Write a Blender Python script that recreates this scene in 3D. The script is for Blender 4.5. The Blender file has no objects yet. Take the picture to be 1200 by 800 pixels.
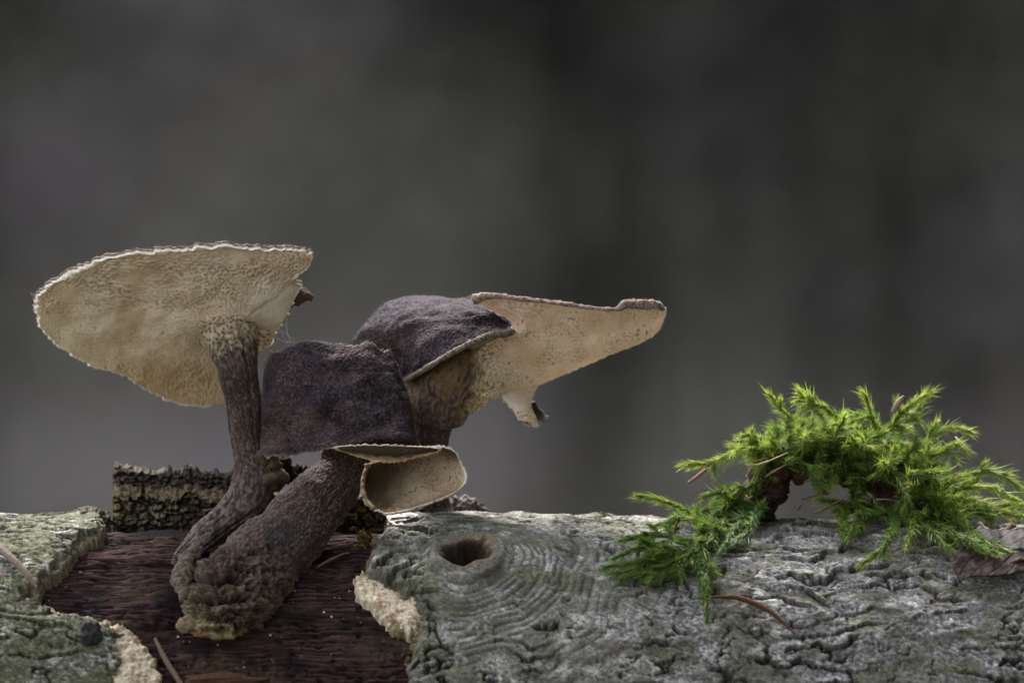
import bpy, math, random
import numpy as np
from mathutils import Vector, Matrix

random.seed(7)
RNG = np.random.default_rng(11)
SC = bpy.context.scene
COL = SC.collection

# ------------------------------------------------------------------ camera, sky, sun, exposure
MM = 0.001                      # everything below is laid out in millimetres
PXMM = 0.15                     # one photo pixel at the focus plane
CAMD = 2400.0                   # camera distance, mm
Z0 = 60.05                      # height above ground of photo row 800


def Zr(py):
    return Z0 + (800.0 - py) * PXMM


CAMZ = Zr(500)                  # eye height = horizon row
cam_d = bpy.data.cameras.new('camera')
cam = bpy.data.objects.new('camera', cam_d)
COL.objects.link(cam)
cam.location = (0, -CAMD * MM, CAMZ * MM)
cam.rotation_euler = (math.radians(90) + math.atan((Zr(400) - CAMZ) / CAMD), 0, 0)
cam_d.sensor_width = 36.0
cam_d.lens = 36.0 * CAMD / (1200 * PXMM)
cam_d.clip_start = 0.05
cam_d.clip_end = 2000
cam_d.dof.use_dof = True
cam_d.dof.focus_distance = (CAMD - 16) * MM
cam_d.dof.aperture_fstop = 16.0
cam_d.dof.aperture_blades = 0
SC.camera = cam

SUN_EL, SUN_AZ = math.radians(52), math.radians(-20)   # azimuth from +Y (behind the log) towards +X
w = bpy.data.worlds.new('World')
SC.world = w
w.use_nodes = True
nt = w.node_tree
bg = nt.nodes['Background']
sky = nt.nodes.new('ShaderNodeTexSky')
sky.sky_type = 'NISHITA'
sky.sun_disc = False
sky.sun_elevation = SUN_EL
sky.sun_rotation = SUN_AZ
sky.air_density = 0.9
sky.dust_density = 2.5
sky.ozone_density = 1.0
hs = nt.nodes.new('ShaderNodeHueSaturation')          # thin overcast: greyer than a clear sky
hs.inputs['Saturation'].default_value = 0.3
nt.links.new(sky.outputs[0], hs.inputs['Color'])
nt.links.new(hs.outputs[0], bg.inputs[0])
bg.inputs[1].default_value = 0.15
sun_d = bpy.data.lights.new('sun', 'SUN')
sun_d.energy = 1.7
sun_d.angle = math.radians(10)
sun_d.color = (1.0, 0.95, 0.88)
sun = bpy.data.objects.new('sun', sun_d)
COL.objects.link(sun)
sdir = Vector((math.sin(SUN_AZ) * math.cos(SUN_EL), math.cos(SUN_AZ) * math.cos(SUN_EL), math.sin(SUN_EL)))
sun.rotation_euler = sdir.to_track_quat('Z', 'Y').to_euler()
sun.location = (0, 0, 3)
SC.view_settings.view_transform = 'Standard'
SC.view_settings.look = 'None'
SC.view_settings.exposure = 2.62
SC.view_settings.gamma = 1.0
SC.view_settings.use_curve_mapping = False
SC.render.engine = 'CYCLES'
SC.cycles.use_denoising = True
try:
    SC.cycles.denoiser = 'OPENIMAGEDENOISE'
    SC.cycles.denoising_prefilter = 'ACCURATE'
except Exception:
    pass
SC.cycles.max_bounces = 6


# ------------------------------------------------------------------ numpy noise
def _h(ix, iy, iz, seed):
    a = (ix.astype(np.int64) * 374761393 + iy.astype(np.int64) * 668265263 + iz.astype(np.int64) * 2147483647 + seed * 974634541) & 0xffffffff
    a = ((a ^ (a >> 13)) * 1274126177) & 0xffffffff
    a = ((a ^ (a >> 16)) * 2246822519) & 0xffffffff
    a = a ^ (a >> 15)
    return (a & 0xffffff).astype(np.float64) / 0xffffff


def vn2(x, y, seed=0):
    x, y = np.broadcast_arrays(np.asarray(x, float), np.asarray(y, float))
    ix = np.floor(x); iy = np.floor(y)
    fx = x - ix; fy = y - iy
    z = np.zeros_like(ix)
    ux = fx * fx * fx * (fx * (fx * 6 - 15) + 10); uy = fy * fy * fy * (fy * (fy * 6 - 15) + 10)
    r = 0
    for cx in (0, 1):
        for cy in (0, 1):
            a = _h(ix + cx, iy + cy, z, seed) * 2 * np.pi
            g = np.cos(a) * (fx - cx) + np.sin(a) * (fy - cy)
            r = r + g * (ux if cx else 1 - ux) * (uy if cy else 1 - uy)
    return r * 1.5


def vn3(x, y, z, seed=0):
    ix = np.floor(x); iy = np.floor(y); iz = np.floor(z)
    fx = x - ix; fy = y - iy; fz = z - iz
    ux = fx * fx * (3 - 2 * fx); uy = fy * fy * (3 - 2 * fy); uz = fz * fz * (3 - 2 * fz)
    r = 0
    for cx in (0, 1):
        for cy in (0, 1):
            for cz in (0, 1):
                v = _h(ix + cx, iy + cy, iz + cz, seed)
                r = r + v * (ux if cx else 1 - ux) * (uy if cy else 1 - uy) * (uz if cz else 1 - uz)
    return r * 2 - 1


def fb2(x, y, seed=0, o=4, gain=.5):
    r = 0; a = 1
    for k in range(o):
        r = r + a * vn2(x * 2 ** k + 17.3 * k, y * 2 ** k - 9.1 * k, seed + k); a *= gain
    return r


def fb3(x, y, z, seed=0, o=3, gain=.5):
    r = 0; a = 1
    for k in range(o):
        r = r + a * vn3(x * 2 ** k + 3.1 * k, y * 2 ** k + 7.7 * k, z * 2 ** k, seed + k); a *= gain
    return r


def wor2(x, y, seed=0):
    """F1, F2, cell id"""
    ix = np.floor(x); iy = np.floor(y)
    f1 = np.full(np.shape(x), 9.); f2 = f1.copy(); cid = np.zeros(np.shape(x))
    z = np.zeros_like(ix)
    for dx in (-1, 0, 1):
        for dy in (-1, 0, 1):
            cx = ix + dx; cy = iy + dy
            px = cx + .1 + .8 * _h(cx, cy, z, seed); py = cy + .1 + .8 * _h(cx, cy, z, seed + 5)
            d = np.hypot(x - px, y - py)
            m = d < f1
            f2 = np.where(m, f1, np.minimum(f2, d))
            cid = np.where(m, _h(cx, cy, z, seed + 9), cid)
            f1 = np.where(m, d, f1)
    return f1, f2, cid


def sst(a, b, x):
    t = np.clip((x - a) / (b - a), 0, 1)
    return t * t * (3 - 2 * t)


def mixc(c, d, t):
    t = np.asarray(t)[..., None]
    return np.asarray(c) * (1 - t) + np.asarray(d) * t


def full(shape, c):
    return np.broadcast_to(np.array(c, float), tuple(shape) + (3,)).copy()


# ------------------------------------------------------------------ geometry helpers
def P(px, py, y):
    k = (CAMD + y) / CAMD
    return np.array([(px - 600) * PXMM * k, y, CAMZ + (Zr(py) - CAMZ) * k])


def Pa(a):
    a = np.asarray(a, float)
    k = (CAMD + a[..., 2]) / CAMD
    return np.stack([(a[..., 0] - 600) * PXMM * k, a[..., 2], CAMZ + (Zr(a[..., 1]) - CAMZ) * k], -1)


def crom(p, n, closed=False):
    """Catmull-Rom through p (m,...) resampled to n along axis 0"""
    p = np.asarray(p, float); m = len(p)
    t = np.linspace(0, m if closed else m - 1, n, endpoint=not closed)
    i = np.minimum(np.floor(t).astype(int), m - 1 if closed else m - 2)
    f = (t - i).reshape((-1,) + (1,) * (p.ndim - 1))
    if closed:
        g = lambda k: p[(i + k) % m]
        a, b, c, d = g(-1), g(0), g(1), g(2)
    else:
        q = np.concatenate([2 * p[:1] - p[1:2], p, 2 * p[-1:] - p[-2:-1]])
        a, b, c, d = q[i], q[i + 1], q[i + 2], q[i + 3]
    return .5 * (2 * b + (c - a) * f + (2 * a - 5 * b + 4 * c - d) * f * f + (3 * b - a - 3 * c + d) * f ** 3)


def loft(rows, nu, nv, closed=False, raw=False):
    r = np.stack([crom(x, nu, closed) for x in rows])
    g = crom(r, nv)
    return g if raw else Pa(g)


def gnorm(V, closed=False, toward=None):
    du = (np.roll(V, -1, 1) - np.roll(V, 1, 1)) if closed else np.gradient(V, axis=1)
    dv = np.gradient(V, axis=0)
    n = np.cross(du, dv)
    n /= np.maximum(np.linalg.norm(n, axis=-1, keepdims=True), 1e-9)
    if toward is not None:
        if (n * np.asarray(toward)).sum() < 0:
            n = -n
    return n


def gfaces(nv, nu, closed=False, off=0, flip=False):
    i = np.arange(nv - 1)[:, None]; j = np.arange(nu if closed else nu - 1)[None]
    j2 = (j + 1) % nu
    f = np.stack(np.broadcast_arrays(i * nu + j, i * nu + j2, (i + 1) * nu + j2, (i + 1) * nu + j), -1).reshape(-1, 4) + off
    return f[:, ::-1] if flip else f


def thin(n, k):
    return np.unique(np.append(np.arange(0, n, k), n - 1))


def coarse(G, k=5):
    """every k-th row and column of a grid (for faces turned away from view)"""
    return G[thin(G.shape[0], k)][:, thin(G.shape[1], k)]


def mesh(name, V, F, mat, parent=None, col=None, smooth=True, tris=None):
    V = np.asarray(V, float).reshape(-1, 3) * MM
    me = bpy.data.meshes.new(name)
    F = np.asarray(F, np.int64).reshape(-1, 4) if F is not None else np.zeros((0, 4), np.int64)
    T = np.asarray(tris, np.int64).reshape(-1, 3) if tris is not None else np.zeros((0, 3), np.int64)
    nl = F.size + T.size
    me.vertices.add(len(V)); me.vertices.foreach_set('co', V.astype(np.float32).ravel())
    me.loops.add(nl); me.loops.foreach_set('vertex_index', np.concatenate([F.ravel(), T.ravel()]).astype(np.int32))
    me.polygons.add(len(F) + len(T))
    st = np.concatenate([np.arange(len(F)) * 4, len(F) * 4 + np.arange(len(T)) * 3])
    me.polygons.foreach_set('loop_start', st.astype(np.int32))
    me.update(calc_edges=True)
    me.validate()
    me.polygons.foreach_set('use_smooth', np.full(len(me.polygons), smooth))
    if col is not None:
        c = np.asarray(col, float).reshape(-1, 3)
        if len(c) == 1:
            c = np.repeat(c, len(V), 0)
        a = me.color_attributes.new('Col', 'FLOAT_COLOR', 'POINT')
        a.data.foreach_set('color', np.concatenate([np.clip(c, 0, 1), np.ones((len(c), 1))], 1).astype(np.float32).ravel())
    me.materials.append(mat)
    o = bpy.data.objects.new(name, me)
    COL.objects.link(o)
    if parent is not None:
        o.parent = parent
        o.matrix_parent_inverse = Matrix.Translation(-parent.location)
    return o


def thing(name, label, cat, loc=(0, 0, 0), group=None):
    o = bpy.data.objects.new(name, None)
    o.empty_display_size = .01
    o.location = tuple(np.asarray(loc) * MM)
    COL.objects.link(o)
    o['label'] = label; o['category'] = cat
    if group:
        o['group'] = group
    return o


def tag(o, label, cat, group=None, kind=None):
    o['label'] = label; o['category'] = cat
    if group: o['group'] = group
    if kind: o['kind'] = kind
    return o


def join(parts):
    """parts: list of (V, F) -> one V, F"""
    Vs, Fs, off = [], [], 0
    for V, F in parts:
        V = np.asarray(V).reshape(-1, 3)
        Vs.append(V); Fs.append(np.asarray(F) + off); off += len(V)
    return np.concatenate(Vs), np.concatenate(Fs)


def tube(path, rad, n=12, m=40, amp=0., sc=1., seed=0, squash=None, endround=True, amp2=0., sc2=1.):
    """path (k,3) mm; rad (k,) mm"""
    c = crom(path, m); r = np.maximum(crom(np.asarray(rad, float)[:, None], m)[:, 0], .01)
    t = np.gradient(c, axis=0); t /= np.linalg.norm(t, axis=1, keepdims=True)
    ref = np.array([0, -1, 0.]) if abs(t[:, 1]).mean() < .8 else np.array([0, 0, 1.])
    a = np.cross(t, ref); a /= np.linalg.norm(a, axis=1, keepdims=True)
    b = np.cross(a, t)
    th = np.linspace(0, 2 * np.pi, n, endpoint=False)
    d = a[:, None] * np.cos(th)[None, :, None] + b[:, None] * np.sin(th)[None, :, None]
    V = c[:, None] + d * r[:, None, None]
    if amp:
        V = V + d * (amp * fb3(V[..., 0] * sc, V[..., 1] * sc, V[..., 2] * sc, seed, 3))[..., None]
    if amp2:
        V = V + d * (amp2 * fb3(V[..., 0] * sc2, V[..., 1] * sc2, V[..., 2] * sc2, seed + 20, 2))[..., None]
    if endround:
        V = np.concatenate([np.broadcast_to(c[:1, None] - t[:1, None] * r[0] * .3, (1, n, 3)), V, np.broadcast_to(c[-1:, None] + t[-1:, None] * r[-1] * .3, (1, n, 3))])
    return V, gfaces(V.shape[0], n, True)


def seg_sdf(px, py, poly):
    """signed distance to polygon, positive inside"""
    poly = np.asarray(poly, float)
    d = np.full(np.shape(px), 1e9); ins = np.zeros(np.shape(px), bool)
    for k in range(len(poly)):
        a = poly[k]; b = poly[(k + 1) % len(poly)]
        e = b - a
        t = np.clip(((px - a[0]) * e[0] + (py - a[1]) * e[1]) / max(e @ e, 1e-9), 0, 1)
        d = np.minimum(d, np.hypot(px - a[0] - t * e[0], py - a[1] - t * e[1]))
        if abs(e[1]) > 1e-12:
            cr = ((a[1] > py) != (b[1] > py)) & (px < (py - a[1]) / e[1] * e[0] + a[0])
            ins ^= cr
    return np.where(ins, d, -d)


# ------------------------------------------------------------------ materials
def material(name, rough=.8, bscale=(3, 9), bstr=.3, cvar=.25, sheen=0., spec=.3, color=None, transl=0., cscale=2.5, subs=0.):
    m = bpy.data.materials.new(name); m.use_nodes = True
    n = m.node_tree.nodes; L = m.node_tree.links
    b = n['Principled BSDF']
    tc = n.new('ShaderNodeTexCoord')
    sc = n.new('ShaderNodeVectorMath'); sc.operation = 'SCALE'; sc.inputs['Scale'].default_value = 1000
    L.new(tc.outputs['Object'], sc.inputs[0])
    if color is None:
        at = n.new('ShaderNodeAttribute'); at.attribute_name = 'Col'; base = at.outputs['Color']
    else:
        rgb = n.new('ShaderNodeRGB'); rgb.outputs[0].default_value = (*color, 1); base = rgb.outputs[0]
    nz = n.new('ShaderNodeTexNoise'); nz.inputs['Scale'].default_value = cscale; nz.inputs['Detail'].default_value = 5; nz.inputs['Roughness'].default_value = .65
    L.new(sc.outputs[0], nz.inputs['Vector'])
    mr = n.new('ShaderNodeMapRange'); mr.inputs['From Min'].default_value = .3; mr.inputs['From Max'].default_value = .7
    mr.inputs['To Min'].default_value = 1 - cvar; mr.inputs['To Max'].default_value = 1 + cvar
    L.new(nz.outputs[0], mr.inputs['Value'])
    mu = n.new('ShaderNodeVectorMath'); mu.operation = 'SCALE'
    L.new(base, mu.inputs[0]); L.new(mr.outputs[0], mu.inputs['Scale'])
    L.new(mu.outputs[0], b.inputs['Base Color'])
    b.inputs['Roughness'].default_value = rough
    b.inputs['Specular IOR Level'].default_value = spec if transl > .45 else spec * .2
    if sheen:
        b.inputs['Sheen Weight'].default_value = sheen; b.inputs['Sheen Roughness'].default_value = .35
    if subs:
        b.inputs['Subsurface Weight'].default_value = subs
        b.inputs['Subsurface Radius'].default_value = (1.0, .6, .35)
        b.inputs['Subsurface Scale'].default_value = .0012
    if bstr:
        prev = None
        for s, d in ((bscale[0], .12), (bscale[1], .05)):
            q = n.new('ShaderNodeTexNoise'); q.inputs['Scale'].default_value = s; q.inputs['Detail'].default_value = 4
            L.new(sc.outputs[0], q.inputs['Vector'])
            bp = n.new('ShaderNodeBump'); bp.inputs['Strength'].default_value = bstr; bp.inputs['Distance'].default_value = d * MM * 2
            L.new(q.outputs[0], bp.inputs['Height'])
            if prev: L.new(prev, bp.inputs['Normal'])
            prev = bp.outputs[0]
        L.new(prev, b.inputs['Normal'])
    if transl:
        tr = n.new('ShaderNodeBsdfTranslucent'); L.new(mu.outputs[0], tr.inputs['Color'])
        mx = n.new('ShaderNodeMixShader'); mx.inputs[0].default_value = transl
        L.new(b.outputs[0], mx.inputs[1]); L.new(tr.outputs[0], mx.inputs[2])
        L.new(mx.outputs[0], n['Material Output'].inputs['Surface'])
    return m


M_BARK = material('bark', .85, (3, 8), .6, .6, spec=.25, cscale=3.2)
M_WOOD = material('bare_wood', .85, (2, 6), .5, .4, spec=.08)
M_CREAM = material('inner_bark', .9, (2.5, 7), .5, .18, spec=.15)
M_CRUST = material('cap_crust', .8, (4, 10), .6, .4, sheen=.03, spec=.2, cscale=5)
M_PORE = material('pore_layer', .8, (3, 9), .25, .14, spec=.2, subs=.1, transl=.22)
M_STEM = material('stem_skin', .85, (3, 8), .5, .3, sheen=.15, spec=.2, cscale=3.5)
M_MOSS = material('moss_leaf', .5, (3, 9), 0, .15, spec=.3, transl=.5)
M_DEAD = material('dead_leaf', .7, (2, 7), .5, .3, spec=.2, transl=.05)
M_HAIR = material('fringe', .7, (3, 9), 0, .1, spec=.3, transl=.4)
M_CRUMB = material('crumb', .85, (2, 7), .6, .35)

# ------------------------------------------------------------------ far setting: floor, hillside, wood
def floor_mat(name, cols, scale):
    m = bpy.data.materials.new(name); m.use_nodes = True
    n = m.node_tree.nodes; L = m.node_tree.links; b = n['Principled BSDF']
    tc = n.new('ShaderNodeTexCoord')
    nz = n.new('ShaderNodeTexNoise'); nz.inputs['Scale'].default_value = scale; nz.inputs['Detail'].default_value = 6; nz.inputs['Roughness'].default_value = .6
    L.new(tc.outputs['Object'], nz.inputs['Vector'])
    cr = n.new('ShaderNodeValToRGB')
    el = cr.color_ramp.elements
    for i, (p, c) in enumerate(cols):
        e = el[i] if i < 2 else el.new(p)
        e.position = p; e.color = (*c, 1)
    L.new(nz.outputs[0], cr.inputs[0]); L.new(cr.outputs[0], b.inputs['Base Color'])
    b.inputs['Roughness'].default_value = .95; b.inputs['Specular IOR Level'].default_value = .1
    q = n.new('ShaderNodeTexNoise'); q.inputs['Scale'].default_value = 25; q.inputs['Detail'].default_value = 5
    L.new(tc.outputs['Object'], q.inputs['Vector'])
    bp = n.new('ShaderNodeBump'); bp.inputs['Strength'].default_value = .6; bp.inputs['Distance'].default_value = .02
    L.new(q.outputs[0], bp.inputs['Height']); L.new(bp.outputs[0], b.inputs['Normal'])
    return m


M_FLOOR = floor_mat('leaf_litter', [(.35, (.045, .036, .030)), (.62, (.085, .070, .058)), (.5, (.052, .055, .030))], 1.3)
M_HILL = floor_mat('hillside', [(.36, (.122, .108, .112)), (.64, (.160, .142, .148)), (.5, (.134, .130, .104))], 2.2)
M_TRUNK = floor_mat('far_trunk', [(.35, (.006, .0068, .0058)), (.65, (.012, .0128, .0112))], 3)

# forest floor sheet, gently uneven, flat where the log lies
nx_, ny_ = 101, 121
gx = np.sign(np.linspace(-1, 1, nx_)) * np.abs(np.linspace(-1, 1, nx_)) ** 2.2 * 70
gy = np.sign(np.linspace(-1, 1, ny_)) * np.abs(np.linspace(-1, 1, ny_)) ** 2.2 * 70
GX, GY = np.meshgrid(gx, gy)
rr = np.hypot(GX, GY)
GZ = fb2(GX * .35, GY * .35, 3, 4) * .10 * sst(.8, 4, rr) - .06 * sst(.6, 3, rr)
V = np.stack([GX, GY, GZ], -1) * 1000
o = mesh('forest_floor', V, gfaces(ny_, nx_), M_FLOOR); o['kind'] = 'structure'
# wooded hillside that closes the view
hx = np.linspace(-60, 60, 121); hy = np.linspace(13, 65, 60)
HX, HY = np.meshgrid(hx, hy)
HZ = -.6 + (HY - 13) * .5 + fb2(HX * .09, HY * .09, 8, 4) * 1.6 * sst(13, 20, HY)
o = mesh('hillside', np.stack([HX, HY, HZ], -1) * 1000, gfaces(60, 121), M_HILL); o['kind'] = 'structure'


def far_wood():
    parts = []
    # trunk stations: x at depth y, radius (m); bands follow the photograph's soft darker stripes
    st = []
    for px, y, r in ((655, 12.6, .016), (742, 12.4, .012), (905, 12.6, .012), (1010, 12.3, .014), (1125, 12.5, .012), (1330, 11, .05), (1400, 12, .06), (-90, 12, .03), (-170, 10, .06)):
        st.append(((px - 600) * PXMM / CAMD * (y + CAMD * MM), y, r))
    rg = random.Random(5)
    for k in range(90):
        y = rg.uniform(11, 40); x = rg.uniform(-.5, .5) * (y + 3) * 1.6
        if abs(x) < .055 * (y + 2.4) or y < 17 and abs(x) < 1.6:
            continue
        st.append((x, y, rg.uniform(.06, .2)))
    for x, y, r in st:
        zb = -.2 + max(0, y - 13) * .5 - .8
        h = rg.uniform(7, 11)
        lean = rg.uniform(-.25, .25)
        p = [(x + lean * t * .6, y + .1 * t, zb + h * t) for t in np.linspace(0, 1, 6)]
        parts.append(tube(np.array(p) * 1000, np.array([r * 1.3, r, r * .9, r * .75, r * .5, r * .15]) * 1000, 10, 16, r * 60, .004, int(abs(x) * 97)))
        for q in range(rg.randint(4, 7)):
            t = rg.uniform(.45, .95); a = rg.uniform(0, 6.28); L_ = rg.uniform(.7, 1.8) * (1.2 - t)
            b0 = np.array([x + lean * t * .6, y + .1 * t, zb + h * t])
            b1 = b0 + np.array([math.cos(a) * L_, math.sin(a) * L_, L_ * .5])
            parts.append(tube(np.array([b0, (b0 + b1) / 2 + [0, 0, -.05], b1]) * 1000, np.array([r * .35, r * .25, r * .05]) * 1000, 6, 8))
            # leaf sprays along the limb
            nl = 40
            c = b0 + (b1 - b0) * np.random.default_rng(q).uniform(.3, 1.1, (nl, 1)) + np.random.default_rng(q + 9).normal(0, .28, (nl, 3))
            e = np.random.default_rng(q + 3).normal(0, .09, (nl, 4, 3)) * [1, 1, .6]
            parts.append(((c[:, None] + e).reshape(-1, 3) * 1000, np.arange(nl * 4).reshape(-1, 4)))
    # leaf canopy over the slope, added out of view to shade the hillside
    rq = np.random.default_rng(5)
    n = 20000
    cx = rq.uniform(-26, 26, n); cy = rq.uniform(8.5, 42, n)
    cz = np.maximum(0, (cy - 13) * .5 - .6) + rq.uniform(4.5, 8.5, n)
    c = np.stack([cx, cy, cz], -1) * 1000
    e = rq.normal(0, 260, (n, 4, 3)) * [1, 1, .5]
    parts.append(((c[:, None] + e).reshape(-1, 3), np.arange(n * 4).reshape(-1, 4)))
    # unseen dense stand added on the camera's right to block sky fill
    rq = np.random.default_rng(15)
    n = 9000
    az = np.radians(rq.uniform(-100, 75, n)); dist = rq.uniform(6.5, 10, n)      # 0 = +X, -90 = behind the camera
    cz = rq.uniform(0, 9, n)
    c = np.stack([np.cos(az) * dist, np.sin(az) * dist, cz], -1) * 1000
    keep = ~((c[:, 1] > 1000) & (np.abs(c[:, 0]) < 2600))
    c = c[keep]
    e = rq.normal(0, 230, (len(c), 4, 3)) * [1, 1, .7]
    parts.append(((c[:, None] + e).reshape(-1, 3), np.arange(len(c) * 4).reshape(-1, 4)))
    for q in range(14):
        a_ = math.radians(-100 + q * 12.5); r0 = 8.2 + (q % 3) * .7
        x, y = math.cos(a_) * r0, math.sin(a_) * r0
        if y > 1 and abs(x) < 3: continue
        parts.append(tube(np.array([(x, y, -.2), (x + .1, y, 3), (x, y + .1, 6), (x, y, 9)]) * 1000, np.array([.16, .13, .1, .03]) * 1000, 9, 14, 8, .004, q))
    # evergreen undergrowth on the slope, thicker uphill and to the right
    rq = np.random.default_rng(77)
    n = 24000
    px = rq.uniform(-500, 1700, n); py = rq.uniform(-700, 640, n)
    dens = .24 * sst(620, 330, py) + .17 * sst(400, 0, py) + .085 * sst(420, 800, px) * sst(640, 420, py) + .14 * sst(110, -40, px)
    dens += .9 * np.exp(-((px - 562) / 95) ** 2 - ((py + 45) / 110) ** 2) + .05 * np.exp(-((px - 640) / 130) ** 2) - .07 * np.exp(-((px - 230) / 150) ** 2)
    dens += .04 * np.sin(px / 55 + 1.0) * sst(300, 700, px) + .05 * vn2(px / 140, py / 400, 9)
    dens *= sst(640, 480, py)
    k = rq.uniform(0, 1, n) < np.clip(dens, 0, .95)
    px, py = px[k], py[k]
    y = rq.uniform(11.8, 13.4, len(px)) * 1000
    c = Pa(np.stack([px, py, y], -1))
    a = rq.normal(0, 1, (len(px), 3)); a /= np.linalg.norm(a, axis=1, keepdims=True)
    b = np.cross(a, rq.normal(0, 1, (len(px), 3))); b /= np.linalg.norm(b, axis=1, keepdims=True)
    l = rq.uniform(14, 34, len(px))[:, None]
    parts.append((np.stack([c - a * l, c + b * l * .5, c + a * l, c - b * l * .5], 1).reshape(-1, 3), np.arange(len(px) * 4).reshape(-1, 4)))
    V, F = join(parts)
    o = mesh('distant_wood', V, F, M_TRUNK)
    tag(o, 'dark blurred wood of trunks far behind the log, with unseen leaves added for shade', 'wood', kind='stuff')


far_wood()

# ------------------------------------------------------------------ the log
RC = 41.0                       # bare wood radius
ZC = Zr(627) - RC + .35         # axis height
TH_B = 3.3                      # bark thickness


def S(px, py, R=RC + TH_B):
    """photo pixel on the log's front -> (x, s) on its surface, s = arc from the crest towards the viewer"""
    y = -25.
    for _ in range(12):
        k = (CAMD + y) / CAMD
        z = CAMZ + (Zr(py) - CAMZ) * k
        q = np.clip((z - ZC) / R, -1, .99999)
        y = -R * math.sqrt(1 - q * q)
    return (px - 600) * PXMM * (CAMD + y) / CAMD, R * (math.pi / 2 - math.asin(q))


def X(px, y=0):
    return (px - 600) * PXMM * (CAMD + y) / CAMD


def on_log(px, py, h=0., R=RC):
    x, s = S(px, py, R)
    a = s / R
    return np.array([x, -(R + h) * math.sin(a), ZC + (R + h) * math.cos(a)])


def srange(fine):
    f = np.arange(-16, 62, fine)
    return np.concatenate([np.linspace(-138, -16, 40, endpoint=False), f, np.linspace(f[-1] + fine, 141, 36)])


def surf(x, s, h):
    a = s / (RC + TH_B)
    r = RC + h
    return np.stack([x, -r * np.sin(a), ZC + r * np.cos(a)], -1)


KX, KS = S(546, 657)            # knot hole centre


def knot_d(x, s):
    dx = x - KX; ds = s - KS
    c, n_ = math.cos(.25), math.sin(.25)
    u = dx * c - ds * n_; v = dx * n_ + ds * c
    return np.hypot(u / 1.02, v / .98), u, v


def prune(F, keep):
    return F[keep.ravel()[F].any(1)]


log = thing('log', 'fallen log with grey bark torn open to dark red wood', 'log', (0, 0, 0))


S0 = lambda *pts: [S(a, b) for a, b in pts]
POLY_L = [(-500, -200), (X(150), -200), (X(142), -40), (X(128), -9), (X(124), -3)] + S0((122, 616), (98, 630), (76, 656), (44, 690), (30, 693), (60, 707), (76, 715), (116, 719), (143, 738), (141, 770), (135, 800)) + [(X(128), 66), (X(150), 200), (-500, 200)]
POLY_R = [(500, -200), (X(430), -200), (X(436), -40), (X(446), -12), (X(455), -3)] + S0((452, 612), (438, 636), (427, 655), (420, 667), (446, 683), (484, 701), (489, 735), (479, 757), (478, 800)) + [(X(482), 66), (X(470), 200), (500, 200)]
CREAMS = [
    (S0((106, 716), (148, 725), (172, 750), (191, 788), (188, 830), (122, 830), (126, 760), (128, 736)), 'torn cream edge of the bark flap, rough and fibrous'),
    (S0((22, 688), (48, 699), (63, 703), (78, 716), (66, 726), (22, 712)), 'small cream tear along the bark lip'),
    (S0((415, 667), (416, 690), (438, 707), (452, 722), (480, 739), (492, 738), (500, 715), (494, 695), (446, 674), (428, 658)), 'pale cream torn underbark beside the knot'),
]


def build_core():
    xs = np.concatenate([np.linspace(-420, -93, 30, endpoint=False), np.arange(-93, -14, .24), np.linspace(-14, 420, 70)])
    ss = srange(.24)
    x, s = np.meshgrid(xs, ss)
    h = fb2(x / 14, s / 9, 31, 3) * .9
    fib = fb2(x / 9 + .4 * vn2(x / 5, s / 3, 5), s / .55, 33, 4, .6)
    h += .28 * fib
    pits = sst(.32, .62, vn2(x / 2.3, s / .5, 41) + .35 * vn2(x / 14, s / 7, 44))
    h -= .5 * pits
    # long seasoning cracks
    for k, (s0, am) in enumerate(((10.5, .6), (24.0, .9), (31.5, .6), (41, .8))):
        c = s0 + 1.2 * vn2(x / 22, 0 * x + k, 47)
        h -= am * np.exp(-((s - c) / .28) ** 2) * sst(-.25, .2, vn2(x / 16, 0 * x + 5 * k, 49))
    d, u, v = knot_d(x, s)
    h -= 7 * sst(4.8, 3.2, d)
    h += .5 * fb2(x / 1.2, s / 1.2, 77, 2) * sst(5, 4, d)
    rough = sst(30, 46, s + 5 * vn2(x / 9, s / 6, 52)) * sst(-.2, .3, vn2(x / 12, s / 8, 53))
    h += .35 * rough * fb2(x / 1.1, s / .9, 54, 3)
    col = full(x.shape, (.034, .019, .019))
    col = mixc(col, (.080, .048, .043), sst(-.05, .7, fib))
    col = mixc(col, (.008, .005, .005), np.clip(1.2 * pits + .7 * sst(.1, -.6, fib), 0, 1) * .8)
    col = mixc(col, (.085, .074, .076), .75 * sst(13, 1, s + 3 * vn2(x / 12, s / 3, 55)))
    col = mixc(col, (.085, .060, .038), .6 * sst(.0, .5, vn2(x / 20, s / 7, 56)) * sst(20, 30, s))
    col = mixc(col, (.014, .012, .012), .8 * sst(.05, .45, vn2(x / 7, s / 6, 57)) * sst(24, 36, s))
    col = mixc(col, (.035, .026, .018), sst(5.2, 4, d))
    col = col * .62
    V = surf(x, s, h)
    F = prune(gfaces(*x.shape), (np.maximum(seg_sdf(x, s, POLY_L), seg_sdf(x, s, POLY_R)) < 4))   # none where bark covers it
    # end discs
    n = x.size
    Vv = np.concatenate([V.reshape(-1, 3), [[-420, 0, ZC], [420, 0, ZC]]])
    cc = np.concatenate([col.reshape(-1, 3), [[.12, .08, .06]] * 2])
    nu = len(xs); T = []
    for i in range(len(ss) - 1):
        T.append((n, i * nu, (i + 1) * nu)); T.append((n + 1, (i + 1) * nu + nu - 1, i * nu + nu - 1))
    o = mesh('bare_wood', Vv, F, M_WOOD, log, cc, tris=T)
    o['label'] = 'dark reddish wood laid bare, grained along the log'


build_core()

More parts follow.
